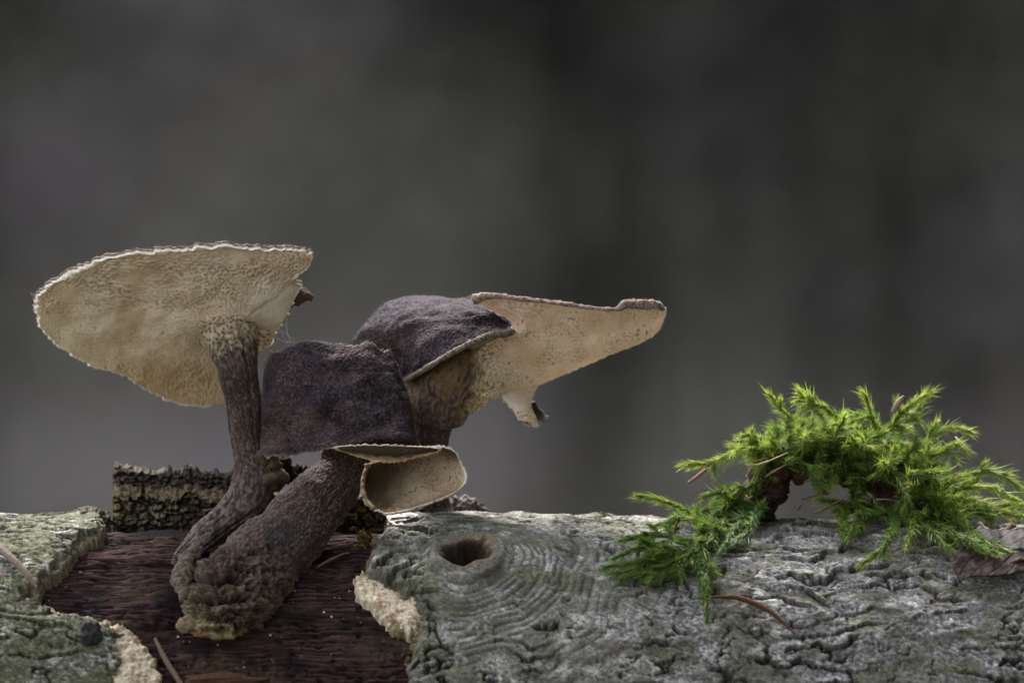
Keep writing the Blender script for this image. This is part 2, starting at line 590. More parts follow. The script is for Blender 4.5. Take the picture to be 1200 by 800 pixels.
def bark(poly, side):
    if side == 'r':
        xs = np.concatenate([np.arange(-31, 96, .27), np.linspace(96, 424, 60)])
    else:
        xs = np.concatenate([np.linspace(-424, -98, 50, endpoint=False), np.arange(-98, -61, .25)])
    ss = srange(.25)
    x, s = np.meshgrid(xs, ss)
    sd = seg_sdf(x, s, poly) + 1.15 * fb2(x / 3.0, s / 3.0, 61, 4) + .25 * fb2(x / .6, s / .6, 63, 2)
    lo = fb2(x / 16, s / 12, 71, 3)
    h = TH_B + .7 * lo
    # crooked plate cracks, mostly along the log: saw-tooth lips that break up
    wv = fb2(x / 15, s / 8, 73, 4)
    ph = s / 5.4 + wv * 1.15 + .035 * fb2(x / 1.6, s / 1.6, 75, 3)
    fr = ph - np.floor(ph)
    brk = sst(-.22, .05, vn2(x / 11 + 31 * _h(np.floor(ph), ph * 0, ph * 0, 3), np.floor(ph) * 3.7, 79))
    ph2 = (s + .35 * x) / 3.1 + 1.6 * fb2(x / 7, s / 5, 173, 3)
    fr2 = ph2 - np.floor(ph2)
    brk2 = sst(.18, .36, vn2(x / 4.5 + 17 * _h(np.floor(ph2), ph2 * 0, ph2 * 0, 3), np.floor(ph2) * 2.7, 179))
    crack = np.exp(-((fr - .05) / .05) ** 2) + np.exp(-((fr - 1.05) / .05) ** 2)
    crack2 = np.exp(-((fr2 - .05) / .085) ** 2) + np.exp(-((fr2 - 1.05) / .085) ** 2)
    grain = fb2(x / .85, s / .6, 81, 4, .68)
    fine = fb2(x / .42, s / .34, 82, 2)
    med = fb2(x / 3.8, s / 2.2, 84, 3)
    f1, f2, cid = wor2(x / 3.1 + .7 * med, s / 1.9 + .5 * med, 86)
    chip = sst(.0, .12, f2 - f1)
    if side == 'r':
        d, u, v = knot_d(x, s)
        dw = d + 1.2 * fb2(x / 13, s / 13, 91, 2) + .06 * grain
        ang = np.arctan2(v, u)
        kz = sst(40, 22, d + 9 * vn2(x / 8, s / 8, 92)) * sst(-6.5, -2.0, u + 2.2 * np.sin(ang) + 1.2 * vn2(x / 5, s / 5, 94))
        kz = kz * sst(-.55, -.2, vn2(x / 6, s / 5, 195) - sst(10, 26, d) * .25)
        kz = np.maximum(kz, sst(10, 6, d))
    else:
        d = np.full(x.shape, 99.); kz = np.zeros_like(x); dw = d
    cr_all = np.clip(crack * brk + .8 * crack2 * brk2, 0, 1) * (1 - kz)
    sa = 1.0 if side == 'r' else .55
    h += (sa * (fr - .5) * brk) * (1 - kz) - 1.25 * sa * cr_all
    calm = 1 - sst(5.6, 4.8, d) if side == 'r' else 1.
    h += (.11 * grain + .05 * fine + .20 * med * (1 - .6 * kz)) * calm + (.14 * (chip - .5) + .26 * (cid - .5)) * (1 - kz) * sst(-.1, .3, vn2(x / 9, s / 7, 88))
    groove = np.zeros_like(x)
    if side == 'r':
        wob = dw / (1.0 + .012 * d) + .25 * vn2(x / 7, s / 7, 95)
        gf = wob - np.floor(wob)
        groove = np.exp(-((gf - .5) / .15) ** 2) * sst(-.3, .1, vn2(x / 13, s / 11, 295) + .22) * (.35 + .65 * sst(-.5, .1, vn2(x / 4 + 13 * np.floor(wob), s / 4, 96)))
        rm = kz * sst(4.8, 6.2, d)
        h -= .45 * groove * rm
        big = np.sin(2 * np.pi * dw / 5.2 + 1.4)
        h += .30 * big * rm
        h += (1.5 + .6 * np.sin(ang + .6)) * np.exp(-((d - 5.8 - .8 * vn2(x / 2.5, s / 2.5, 193)) / 1.6) ** 2)
        h += 2.1 * np.exp(-(d / 13) ** 2)
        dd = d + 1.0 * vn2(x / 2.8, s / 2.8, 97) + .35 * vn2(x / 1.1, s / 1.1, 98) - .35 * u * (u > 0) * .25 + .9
        h -= 7.5 * sst(4.9, 3.0, dd) - 1.3 * sst(3.6, 2.4, d) * fb2(x / 1.5, s / 1.5, 197, 3)
        h += .9 * np.exp(-((x - X(612)) / 2.4) ** 2 - (s / 4.5) ** 2)
        h -= 1.3 * sst(X(640), X(860), x) + 1.2 * sst(X(1050), X(1180), x)
    lip = TH_B * (.18 + .45 * sst(.0, .35, sd + .3 * grain) + .37 * sst(.7, 1.5, sd + .4 * med))
    h = np.where(sd > 0, np.minimum(h, lip + .25 * grain + sst(1.2, 3.0, sd) * 3), -1.2)
    # ---- colour: weathered grey, green algae, dark fissures
    if side == 'r':
        col = full(x.shape, (.125, .119, .105))
        col = mixc(col, (.108, .102, .104), sst(0, 60, x) * .8)
    else:
        col = full(x.shape, (.075, .075, .055))
    col = col * (.75 + .5 * cid[..., None] * (1 - kz[..., None]) + .25 * kz[..., None])
    col = mixc(col, (.25, .243, .225), .65 * (1 - .55 * kz) * sst(.12, .6, grain + .35 * fine + .25 * med))
    col = mixc(col, (.030, .027, .024), .8 * (1 - .5 * kz) * sst(-.12, -.6, grain + .35 * fine + .3 * med))
    col = col * (1 + .3 * fb2(x / 6, s / 4, 108, 3))[..., None]
    alg = sst(-.05, .40, fb2(x / 11, s / 6, 101, 4) + .15 * grain + (.30 if side == 'l' else -.02) + .35 * np.exp(-((x - X(475)) / 7) ** 2) + .35 * np.exp(-((x - X(960)) / 18) ** 2) * sst(14, 6, s))
    col = mixc(col, (.048, .050, .022), .66 * alg)
    lic = sst(.30, .5, vn2(x / 2.6, s / 2.0, 105) + .35 * grain)
    col = mixc(col, (.30, .31, .26), .5 * lic * (1 - .7 * alg))
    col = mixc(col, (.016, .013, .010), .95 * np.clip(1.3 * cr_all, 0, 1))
    if side == 'r':
        col = mixc(col, (.030, .029, .024), .85 * groove * kz * sst(4.8, 6, d))
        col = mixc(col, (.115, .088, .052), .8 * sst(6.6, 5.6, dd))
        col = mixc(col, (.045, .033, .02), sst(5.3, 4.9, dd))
        col = mixc(col, (.016, .011, .007), sst(5.0, 4.5, dd))  # hole wall darkened in colour to deepen the shade inside
        col = mixc(col, (.07, .05, .035), .7 * sst(3.6, 2.6, d) * sst(.0, .4, fb2(x / 1.2, s / 1.2, 198, 2)))
    col = mixc(col, (.12, .095, .06), .75 * sst(1.3, .3, sd))
    if side == 'r':      # dark humus left where the moss has grown, and along the crest
        hum = np.exp(-((x - X(945)) / 14) ** 2) * sst(13, 4, s + 4 * vn2(x / 5, s / 4, 411)) + .6 * sst(X(1060), X(1160), x) * sst(16, 7, s + 4 * vn2(x / 5, s / 4, 412))
        col = mixc(col, (.030, .027, .017), .8 * np.clip(hum, 0, 1) * sst(-.6, .1, med + grain))
        col = mixc(col, (.060, .055, .045), .55 * sst(.0, .35, fb2(x / 9, s / 5, 413, 4)))
    col = col * 1.22
    V = surf(x, s, h)
    keep = sd > -.25
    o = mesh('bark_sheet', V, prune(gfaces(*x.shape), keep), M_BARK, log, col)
    o['label'] = 'grey bark with branch scar and wavy cracks' if side == 'r' else 'green stained bark flap ending in a torn lip'
    return o


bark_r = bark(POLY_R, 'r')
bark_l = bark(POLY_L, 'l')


def cream(poly, label):
    p = np.array(poly)
    x, s = np.meshgrid(np.arange(p[:, 0].min() - 1, p[:, 0].max() + 1, .16), np.arange(p[:, 1].min() - 1, p[:, 1].max() + 1, .16))
    sd = seg_sdf(x, s, poly) + .6 * fb2(x / 1.7, s / 1.7, 121, 4)
    g = fb2(x / .8, s / .8, 123, 4, .6)
    h = np.minimum(2.2 + .7 * fb2(x / 4, s / 4, 125, 3), .2 + 2.6 * np.sqrt(np.maximum(sd + .3 * g, 0) / 2.0)) + .2 * g + .25 * fb2(x / 2.0, s / .6, 128, 3)
    h = np.where(sd > 0, h, -1.2)
    c = full(x.shape, (.42, .35, .25))
    c = mixc(c, (.52, .46, .35), sst(0, .6, g))
    c = mixc(c, (.26, .17, .09), .8 * sst(.25, .55, fb2(x / 2.2, s / 2.2, 127, 3)))
    c = mixc(c, (.16, .10, .06), .8 * sst(.42, .55, vn2(x / .55, s / .55, 129)))
    mesh('torn_edge', surf(x, s, h), prune(gfaces(*x.shape), sd > -.2), M_CREAM, log, c)['label'] = label


for p_, l_ in CREAMS:
    cream(p_, l_)

# dark knob on the left bark flap
def blob(c, r, seed, amp=.25, sc=.5, n=28, squash=(1, 1, 1)):
    th = np.linspace(0, np.pi, n); ph = np.linspace(0, 2 * np.pi, n * 2, endpoint=False)
    T_, Q = np.meshgrid(th, ph, indexing='ij')
    d = np.stack([np.sin(T_) * np.cos(Q), np.sin(T_) * np.sin(Q), np.cos(T_)], -1)
    k = 1 + amp * fb3(d[..., 0] / sc + seed, d[..., 1] / sc, d[..., 2] / sc, seed, 3)
    V = np.asarray(c) + d * k[..., None] * r * np.asarray(squash)
    return V, gfaces(n, n * 2, True)


V, F = blob(on_log(107, 757, 3.6), 2.1, 3, .3, .5, squash=(1, .8, 1.1))
mesh('bark_knob', V, F, M_BARK, log, [(.03, .03, .028)])
# dark broken end of the left bark at the crest
V, F = join([blob(P(112, 611, 2), 2.6, 14, .5, .35, squash=(.9, 1.6, .8)), blob(P(102, 604, 4), 2.2, 15, .5, .35, squash=(1.2, 1.6, .6)), blob(P(121, 618, 3), 1.6, 16, .5, .35, squash=(.8, 1.4, .9))])
mesh('bark_stub', V, F, M_BARK, log, [(.075, .065, .05)])
# grey splinter on the crest by the knot
rows = [[(452, 603, -3), (475, 602, -4), (505, 606, -5), (533, 611, -6), (551, 612, -6)],
        [(455, 609, -7), (478, 609, -8), (506, 612, -9), (530, 615, -9), (550, 614, -8)],
        [(462, 615, -12), (482, 617, -13), (505, 619, -13), (526, 619, -12), (548, 616, -10)]]
g = loft(rows, 90, 24)
N = gnorm(g, toward=(0, -1, 1))
fib = fb2(np.linspace(0, 4, 90)[None] + np.zeros((24, 1)), np.linspace(0, 14, 24)[:, None] + np.zeros((1, 90)), 5, 3)
g = g + N * (.5 * fib)[..., None]
Vb = g - N * 1.6
V, F = join([(g, gfaces(24, 90)), (Vb, gfaces(24, 90, flip=True))])
c = mixc(full(fib.shape, (.30, .29, .28)), (.55, .52, .52), sst(-.1, .5, fib))
mesh('splinter', V, F, M_BARK, log, np.concatenate([c.reshape(-1, 3)] * 2))['label'] = 'pale frayed splinter of bark on the crest'


# ------------------------------------------------------------------ bark fragment behind the stems
def bark_fragment():
    x0, x1, zt = 132, 448, 548
    t = thing('bark_fragment', 'upright slab of corky bark behind the mushroom stems', 'bark', P(290, 628, 8))
    nu, nv = 320, 105
    u = np.linspace(0, 1, nu)[None] + np.zeros((nv, 1)); v = np.linspace(0, 1, nv)[:, None] + np.zeros((1, nu))
    px = x0 + (x1 - x0) * u
    top = zt + 9 * u ** .6 + 26 * sst(.42, .62, u) + 9 * fb2(u * 16, u * 0, 3, 3) + 3 * fb2(u * 70, u * 0, 4, 2)
    py = top + (640 - top) * v
    yb = 1.0 - 2.2 * v
    xm = px * PXMM; zm = py * PXMM
    row = zm / 1.25 + .35 * vn2(xm / 3.5, zm / 3, 7)
    sh = _h(np.floor(row), row * 0, row * 0, 8) * 3
    f1, f2, cid = wor2(xm / 2.4 + sh, row, 9)
    cell = sst(.02, .40, f2 - f1)
    g = fb2(xm / .7, zm / .7, 11, 4)
    vj = v + .07 * fb2(xm / 4, zm / 4, 17, 4)
    strip = sst(.20, .22, vj) * sst(.38, .36, vj) * sst(.46, .40, u + .04 * fb2(xm / 1.5, zm / 1.5, 18, 2)) * (1 - sst(.008, .0, np.abs(u - .115) - .002))
    h = (.8 * cell + .7 * (cid - .5)) * (1 - strip) + .45 * g
    h = np.where(strip > .5, 1.5 + .12 * g, h)
    h += .5 * sst(.22, .17, v) * (1 + fb2(xm / 1.1, zm / .8, 12, 3))
    edge = sst(0, .018, u) * sst(0, .03, v)
    y = yb - h * (.3 + .7 * edge)
    V = Pa(np.stack([px, py, y], -1))
    c = mixc(full(u.shape, (.030, .024, .017)), (.15, .125, .08), cell * (.15 + .85 * cid) * sst(-.5, .3, g))
    c = mixc(c, (.17, .125, .03), .45 * sst(.1, .4, vn2(xm / 6, zm / 4, 13)) * cell)
    c = mixc(c, mixc(full(u.shape, (.17, .135, .09)), (.05, .04, .026), sst(-.25, .35, g)), strip * .9)
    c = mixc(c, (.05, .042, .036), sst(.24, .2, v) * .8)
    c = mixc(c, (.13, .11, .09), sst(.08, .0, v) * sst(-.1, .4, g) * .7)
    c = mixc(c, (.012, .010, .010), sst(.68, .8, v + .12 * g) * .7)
    # back & thickness
    back = V.copy(); back[..., 1] = V[..., 1] + 9 + 2 * g
    Vall = np.concatenate([V[None], back[None]])
    parts = [(V, gfaces(nv, nu))]
    tp = np.stack([V[0] + (back[0] - V[0]) * k + np.array([0, 0, 1]) * (.9 * fb2(xm[0] / 1.3, xm[0] * 0 + k * 5, 15, 3) * (k > 0))[:, None] for k in np.linspace(0, 1, 12)])
    sl = np.stack([V[:, 0] + (back[:, 0] - V[:, 0]) * k for k in np.linspace(0, 1, 10)])
    sr = np.stack([V[:, -1] + (back[:, -1] - V[:, -1]) * k for k in np.linspace(0, 1, 10)])
    Vs, Fs = join([(V, gfaces(nv, nu)), (tp, gfaces(12, nu)), (sl, gfaces(10, nv)), (sr, gfaces(10, nv)), (coarse(back), gfaces(*coarse(back).shape[:2], flip=True))])
    cc = np.concatenate([c.reshape(-1, 3), np.repeat(c[0][None], 12, 0).reshape(-1, 3) * .9, np.repeat(c[:, 0][None], 10, 0).reshape(-1, 3), np.repeat(c[:, -1][None], 10, 0).reshape(-1, 3), coarse(c).reshape(-1, 3)])
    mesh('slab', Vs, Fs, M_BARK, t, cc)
    # black crumbly bits on its rim between the stems
    bits = [blob(P(px_, py_, y_), r_, k, .5, .4, 14) for k, (px_, py_, y_, r_) in enumerate(((338, 556, -1, 1.4), (349, 553, 0, 1.1), (360, 556, 1, 1.3), (325, 553, -3, 1.6), (371, 561, 1, 1.1), (314, 546, -6, 1.0), (331, 543, -5, 1.5)))]
    V, F = join(bits)
    mesh('crumbly_rim', V, F, M_BARK, t, [(.022, .02, .018)])


bark_fragment()


# ------------------------------------------------------------------ mushrooms
def pores(a, b, seed, pitch=.7):
    f1, f2, cid = wor2(a / pitch, b / pitch, seed)
    hole = sst(.42, .20, f1 + .12 * (cid - .5))            # 1 in the pore, 0 on the wall
    return hole, cid


def fringe(name, edge, outv, parent, n=900, L=(.15, .5), w=.035, col=(.75, .72, .66), seed=0):
    """fine hairs along an edge polyline (k,3); outv (k,3) outward"""
    rg = np.random.default_rng(seed)
    i = rg.integers(0, len(edge), n)
    b = edge[i] + rg.normal(0, .06, (n, 3))
    d = outv[i] + rg.normal(0, .55, (n, 3)); d /= np.linalg.norm(d, axis=1, keepdims=True)
    l = rg.uniform(*L, n)[:, None] * rg.uniform(.5, 1.2, n)[:, None]
    sd = np.cross(d, rg.normal(0, 1, (n, 3))); sd /= np.linalg.norm(sd, axis=1, keepdims=True)
    s2 = np.cross(d, sd)
    bend = rg.normal(0, .25, (n, 3)) * l
    V = np.stack([b + sd * w, b - sd * .5 * w + s2 * .87 * w, b - sd * .5 * w - s2 * .87 * w, b + d * l + bend], 1)
    k = np.arange(n)[:, None] * 4
    T = np.concatenate([k + [0, 1, 3], k + [1, 2, 3], k + [2, 0, 3]])
    o = mesh(name, V, None, M_HAIR, parent, [col], tris=T)
    o['kind'] = 'stuff'
    return o


def shell(front, N, thick, closed=False):
    """back sheet and closing strip for a front grid"""
    back = front - N * thick[..., None]
    return back


def crust_color(V, seed, base=(.024, .0155, .0155), blue=.45):
    x, y, z = V[..., 0], V[..., 1], V[..., 2]
    g = fb3(x * 3.2, y * 3.2, z * 3.2, seed, 3, .75)
    lo = fb3(x * .16, y * .16, z * .16, seed + 9, 3)
    c = full(g.shape, base)
    c = mixc(c, (.031, .026, .035), blue * sst(-.2, .5, lo))
    c = mixc(c, (.048, .029, .027), .6 * sst(.0, -.6, lo))
    c = mixc(c, (.085, .066, .062), .45 * sst(.2, .8, g))
    c = mixc(c, (.010, .008, .009), .75 * sst(-.05, -.6, g))
    return c * 1.1, g


def stem_color(V, seed, pale=.5, base=(.034, .023, .018), gq=None):
    x, y, z = V[..., 0], V[..., 1], V[..., 2]
    g = fb3(x * 2.6, y * 2.6, z * 2.1, seed, 3, .75)
    if gq is not None:
        g = .35 * g + .9 * gq
    lo = fb3(x * .2, y * .2, z * .2, seed + 4, 3)
    c = full(g.shape, base)
    c = mixc(c, (.155, .118, .098), pale * sst(.05, .65, g + .3 * lo))
    c = mixc(c, (.028, .021, .018), .75 * sst(-.05, -.55, g - .15 * lo))
    return c, g


PORE_COL = (.73, .605, .455)


def pore_color(hole, a, b, seed, k=.75):
    c = full(hole.shape, PORE_COL)
    lo = fb2(a / 7, b / 7, seed, 3)
    c = mixc(c, (.58, .46, .30), .55 * sst(0, .6, lo))
    c = mixc(c, (.76, .68, .55), .5 * sst(0, -.6, lo))
    c = mixc(c, (.17, .115, .06), hole * k)
    return c


# ---------- mushroom A : broad cap seen from below
mA = thing('mushroom', 'mushroom with broad pale pored cap held up on a dark speckled stem', 'mushroom', P(215, 655, -19), 'polypore mushrooms on the log')
oA = [(50, 341), (68, 329), (92, 317), (128, 303), (178, 296), (220, 294), (262, 292), (300, 293), (335, 293), (358, 297), (365, 305), (361, 314), (351, 322), (347, 332), (352, 337),
      (347, 347), (340, 362), (331, 375), (323, 385), (319, 395), (313, 406), (306, 411), (299, 416), (294, 432), (280, 460), (262, 472), (240, 476), (222, 476), (202, 471), (185, 464), (168, 456), (150, 443), (132, 437), (108, 428),
      (90, 418), (72, 408), (55, 395), (46, 380), (44, 365), (43, 352)]


def yA(py, px):
    return -20 + (py - 293) * 36 / 182 + (px - 285) * .006


ringO = [(a, b, yA(b, a)) for a, b in oA]
cA = (272, 384)


def ring(k, dep):
    return [(cA[0] + (a - cA[0]) * k, cA[1] + (b - cA[1]) * k, yA(cA[1] + (b - cA[1]) * k, a) + dep) for a, b in oA]


g = loft([ringO, ring(.93, -.2), ring(.75, -.5), ring(.5, -1.2), ring(.28, -3), ring(.12, -4.5), ring(.03, -5)], 800, 155, True, raw=True)
nv, nu = g.shape[:2]
vv = np.linspace(0, 1, nv)[:, None] + np.zeros((1, nu))
uu = np.arange(nu)[None] / nu + np.zeros((nv, 1))
Va = Pa(g)
# ragged lip
x, z = Va[..., 0], Va[..., 2] * 1.35
rim = np.exp(-vv / .035)
cen = Va[-1].mean(0)
out = Va - cen; out /= np.linalg.norm(out, axis=-1, keepdims=True) + 1e-9
jag = .45 * fb2(uu * 60, uu * 0 + .5, 131, 3) + .45 * fb2(uu * 240, uu * 0 + 2.5, 132, 2)
Va = Va + out * (rim * jag)[..., None]
N = gnorm(Va, True, toward=(0, -1, -.4))
Va = Va + N * (.7 * fb2(x / 9, z / 9, 133, 3) * (1 - rim))[..., None]
# ripple by the right lobe and lower edge
Va = Va + N * (.9 * np.sin((x - X(300)) / 2.2) * np.exp(-((x - X(340)) / 6) ** 2 - ((Va[..., 2] - Zr(360)) / 5) ** 2))[..., None]
# pores: larger near the top edge, finer in the middle, stretched near the lower lip
pl, cl = pores(x, z * .85, 135, .62)
pm, cm = pores(x, z, 136, .55)
ps, cs = pores(x * 1.25 + .25 * z, z * .45 - .2 * x, 137, .68)
wl = sst(Zr(385), Zr(335), Va[..., 2]); ws = sst(Zr(415), Zr(440), Va[..., 2]) * sst(X(120), X(165), x)
hole = pm * .45 * (1 - wl) * (1 - ws) + pl * wl * sst(-.8, -.1, vn2(x / 5, z / 5, 138)) + ps * .9 * ws
spk = sst(.40, .55, vn2(x / .8, z / .8, 338)) * sst(-.1, .3, vn2(x / 4, z / 4, 339))
hole = np.maximum(hole, spk)
smooth_zone = sst(.05, .5, vn2(x / 6, z / 6, 139) + .25)
hole *= (.6 + .4 * smooth_zone) * sst(.0, .05, vv - .012)
white = np.exp(-((x - X(335)) / 5.) ** 2 - ((Va[..., 2] - Zr(362)) / 4.) ** 2)
hole *= 1 - .8 * white
Va = Va - N * (.22 * hole)[..., None]
ca = pore_color(hole, x, z, 140, .52)
ca = mixc(ca, (.70, .65, .57), np.clip(1.2 * white, 0, .85))
ca = mixc(ca, (.48, .31, .15), .55 * sst(.16, .05, vv) * sst(Zr(400), Zr(330), Va[..., 2]) * sst(.035, .07, vv))
ca = mixc(ca, (.52, .37, .20), .6 * ws)
ca = mixc(ca, (.85, .80, .72), sst(.017, .007, vv + .010 * fb2(uu * 60, vv * 0, 141, 2)))
ca = mixc(ca, (.09, .065, .045), .8 * sst(.30, .16, 1 - vv) * pl)
thA = .8 + 2.2 * sst(0, .8, vv)
capA = None
Nm = N.reshape(-1, 3).mean(0); Nm /= np.linalg.norm(Nm)
Vb = Va - Nm * thA[..., None]
xb, yb_, zb = Vb[..., 0], Vb[..., 1], Vb[..., 2]
gg = fb3(xb * 1.7, yb_ * 1.7, zb * 1.7, 143, 3, .7)
Vb = Vb - Nm * (.25 * gg + .25)[..., None]
cb, _ = crust_color(Vb, 144)
cb = mixc(cb, (.16, .115, .085), .7 * sst(.05, 0, vv))
strip = np.stack([Va[0] * (1 - k) + Vb[0] * k + out[0] * (.35 * math.sin(math.pi * k) + .22 * k * (1 - k) * 4 * fb2(uu[0] * 300, uu[0] * 0 + k * 3, 145, 2))[:, None] for k in np.linspace(0, 1, 9)])
cst = np.stack([mixc(full((nu,), (.85, .80, .72)), (.09, .06, .045), np.full(nu, float(sst(.12, .42, k))) ) for k in np.linspace(0, 1, 9)])
ri = np.unique(np.append(np.arange(0, 10), np.append(np.arange(10, nv, 6), nv - 1)))
V, F = join([(Vb[ri], gfaces(len(ri), nu, True)), (strip, gfaces(9, nu, True))])
capA = mesh('cap', V, F, M_CRUST, mA, np.concatenate([cb[ri].reshape(-1, 3), cst.reshape(-1, 3)]))
mesh('pore_surface', Va, gfaces(nv, nu, True), M_PORE, capA, ca)
fringe('margin_fringe', np.concatenate([Va[0], strip[5], strip[8]]), np.concatenate([out[0]] * 3), capA, 3600, (.10, .36), .024, (.34, .26, .20), 3)
# dark torn tip on the right and wisp on the left
V, F = tube(np.array([P(338, 352, -6), P(350, 346, -7), P(360, 348, -8), P(366, 351, -8)]), [1.5, 1.35, .8, .15], 20, 40, .5, .9, 5, amp2=.15, sc2=3)
mesh('torn_tip', V, F, M_CRUST, capA, [(.055, .032, .022)])
V, F = tube(np.array([P(50, 352, -8), P(42, 349, -8), P(37, 345, -8), P(33, 341, -8)]), [.5, .35, .25, .08], 8, 16, .1, 2, 5)
mesh('wisp', V, F, M_CRUST, capA, [(.12, .09, .07)])
# lobe behind the stem
rows = [[(292, 372, -4), (306, 385, -4), (318, 388, -2), (322, 396, 1)], [(290, 390, -3.5), (304, 396, -3.5), (314, 398, -2), (319, 403, 1)], [(288, 412, -2.5), (300, 411, -3), (306, 411, -1.5), (311, 409, 1)]]
g = loft(rows, 80, 60); N = gnorm(g, toward=(0, -1, 0))
hl, _ = pores(g[..., 0], g[..., 2], 150, .7)
V, F = join([(g - N * (.2 * hl)[..., None], gfaces(60, 80)), (g - N * .9, gfaces(60, 80, flip=True))])
mesh('cap_lobe', V, F, M_PORE, capA, np.concatenate([pore_color(hl, g[..., 0], g[..., 2], 151).reshape(-1, 3)] * 2))


def stem(name, path, rad, parent, seed, n=124, m=200, pale=.5, base=(.036, .024, .019), amp=.5, low=1.2, scl=.22, extra=None):
    c = crom(Pa(np.array(path)), m); r = crom(np.asarray(rad, float)[:, None] * PXMM, m)[:, 0]
    t = np.gradient(c, axis=0); t /= np.linalg.norm(t, axis=1, keepdims=True)
    ref = np.array([0, -1, 0.2])
    a = np.cross(t, ref); a /= np.linalg.norm(a, axis=1, keepdims=True); b = np.cross(a, t)
    th = np.linspace(-.5 * np.pi, 1.5 * np.pi, n, endpoint=False)
    d = a[:, None] * np.cos(th)[None, :, None] + b[:, None] * np.sin(th)[None, :, None]
    V = c[:, None] + d * r[:, None, None]
    x, y, z = V[..., 0], V[..., 1], V[..., 2]
    V = V + d * (low * np.minimum(r[:, None] / 5, 1) * fb3(x * scl, y * scl, z * scl * .6, seed + 2, 2))[..., None]
    arc = np.concatenate([[0], np.cumsum(np.linalg.norm(np.diff(c, axis=0), axis=1))])[:, None]
    gq = fb2((th[None] - np.pi / 2) * r[:, None] / .36 + .3 * np.sin(arc), arc / .95 + 0 * th[None], seed + 3, 3, .65)
    col, g = stem_color(V, seed, pale, base, gq)
    V = V + d * (amp * .2 * g)[..., None]
    # lengthwise furrows
    V = V - d * (.25 * sst(.1, .5, vn2(th[None] * 3 + np.linspace(0, 1.5, m)[:, None], np.linspace(0, 3, m)[:, None] + 0 * th[None], seed + 7)))[..., None]
    if extra:
        V, col = extra(V, col, d, np.linspace(0, 1, m)[:, None] + 0 * th[None], th[None] + np.zeros((m, 1)))
    cap0 = V[0].mean(0); cap1 = V[-1].mean(0)
    Vv = np.concatenate([V.reshape(-1, 3), [cap0, cap1]])
    k = m * n; T = []
    for j in range(n):
        T.append((k, (j + 1) % n, j)); T.append((k + 1, (m - 1) * n + j, (m - 1) * n + (j + 1) % n))
    o = mesh(name, Vv, gfaces(m, n, True), M_STEM, parent, np.concatenate([col.reshape(-1, 3), [[.04, .03, .025]] * 2]), tris=T)
    return o, V, d


def exA(V, col, d, v, th):
    # speckled net continues from the pore layer at the top
    n_ = fb3(V[..., 0] * 2.2, V[..., 1] * 2.2, V[..., 2] * 1.4, 91, 2)
    hn, _ = pores(V[..., 0] * 1.2, V[..., 2] * .75, 92, .75)
    f_ = sst(.31, .17, v + .05 * n_)
    col = mixc(col, mixc(full(v.shape, (.40, .32, .215)), (.06, .042, .03), .9 * hn), f_)
    col = mixc(col, (.20, .165, .155), .5 * sst(.55, .75, v) * sst(-.2, .4, n_))
    return V, col


sA, VA, dA = stem('stem', [(250, 352, 4), (259, 372, -1.5), (268, 393, -5), (274, 412, -7), (281, 437, -8.5), (287, 470, -8), (291, 520, -8), (294, 550, -9), (290, 578, -11), (262, 610, -15), (232, 635, -18), (212, 652, -19.5), (203, 662, -20)],
                  [40, 34, 29, 26, 23.5, 21, 20, 23, 26, 20, 15, 10, 4], mA, 201, extra=exA)
fringe('stem_fuzz', VA[::6].reshape(-1, 3), dA[::6].reshape(-1, 3), sA, 3500, (.08, .25), .02, (.42, .37, .33), 8)
# root-like lump joining its foot
V, F = join([blob(P(303, 541, -11), 1.7, 31, .4, .5, 18), blob(P(316, 545, -10), 1.9, 32, .4, .5, 18), blob(P(309, 560, -10), 3.2, 33, .4, .5, 22)])
mesh('stem_lump', V, F, M_STEM, sA, [(.07, .053, .034)])

# ---------- mushroom B : dark saddle cap with the thick foot in front
mB = thing('mushroom', 'mushroom with dark purple-brown saddle cap on the thick mossy foot', 'mushroom', P(262, 735, -33), 'polypore mushrooms on the log')
rows = [[(315, 413, -9), (342, 402, -11), (374, 397, -12), (408, 400, -12), (438, 404, -11), (456, 414, -8.5), (466, 430, -5)],
        [(310, 428, -9), (334, 422, -13), (370, 419, -16), (405, 420, -17), (440, 425, -15), (463, 438, -11), (476, 455, -5)],
        [(306, 465, -9), (330, 462, -15.5), (370, 461, -18.5), (405, 462, -20), (445, 466, -18.5), (474, 472, -13), (484, 480, -6)],
        [(303, 504, -9), (330, 502, -16.5), (370, 500, -21), (405, 499, -22.5), (445, 499, -21), (475, 501, -15.5), (488, 508, -7)],
        [(300, 524, -9), (330, 521, -18), (367, 518, -23), (402, 514, -23.9), (442, 514, -22.6), (475, 516, -17), (491, 519, -8)],
        [(299, 534, -9), (330, 532, -17.4), (365, 529, -22.4), (400, 523, -24.2), (440, 521, -22.9), (475, 522, -17.4), (493, 524, -8.5)]]
g = loft(rows, 330, 260)
nv, nu = g.shape[:2]
uu, vv = np.meshgrid(np.linspace(0, 1, nu), np.linspace(0, 1, nv))
N = gnorm(g, toward=(0, -1, .2))
x, y, z = g[..., 0], g[..., 1], g[..., 2]
bord = np.minimum(np.minimum(uu, 1 - uu), np.minimum(vv, 1 - vv))
low = fb3(x * .13, y * .13, z * .13, 160, 3)
g = g + N * (1.5 * low * sst(0, .15, bord) * sst(0, .35, 1 - vv) + .35 * fb2(x / 4.5, z / 2.6, 365, 3) * sst(0, .06, bord))[..., None]
g[..., 2] += (.9 * fb2(uu * 7, uu * 0 + 3.3, 366, 3) * np.exp(-vv / .07) + -.7 * np.abs(fb2(uu * 9, uu * 0 + 7.3, 367, 3)) * np.exp(-(1 - vv) / .05) * sst(.48, .36, uu))
cb, gr = crust_color(g, 161)
g = g + N * (.10 * gr)[..., None]
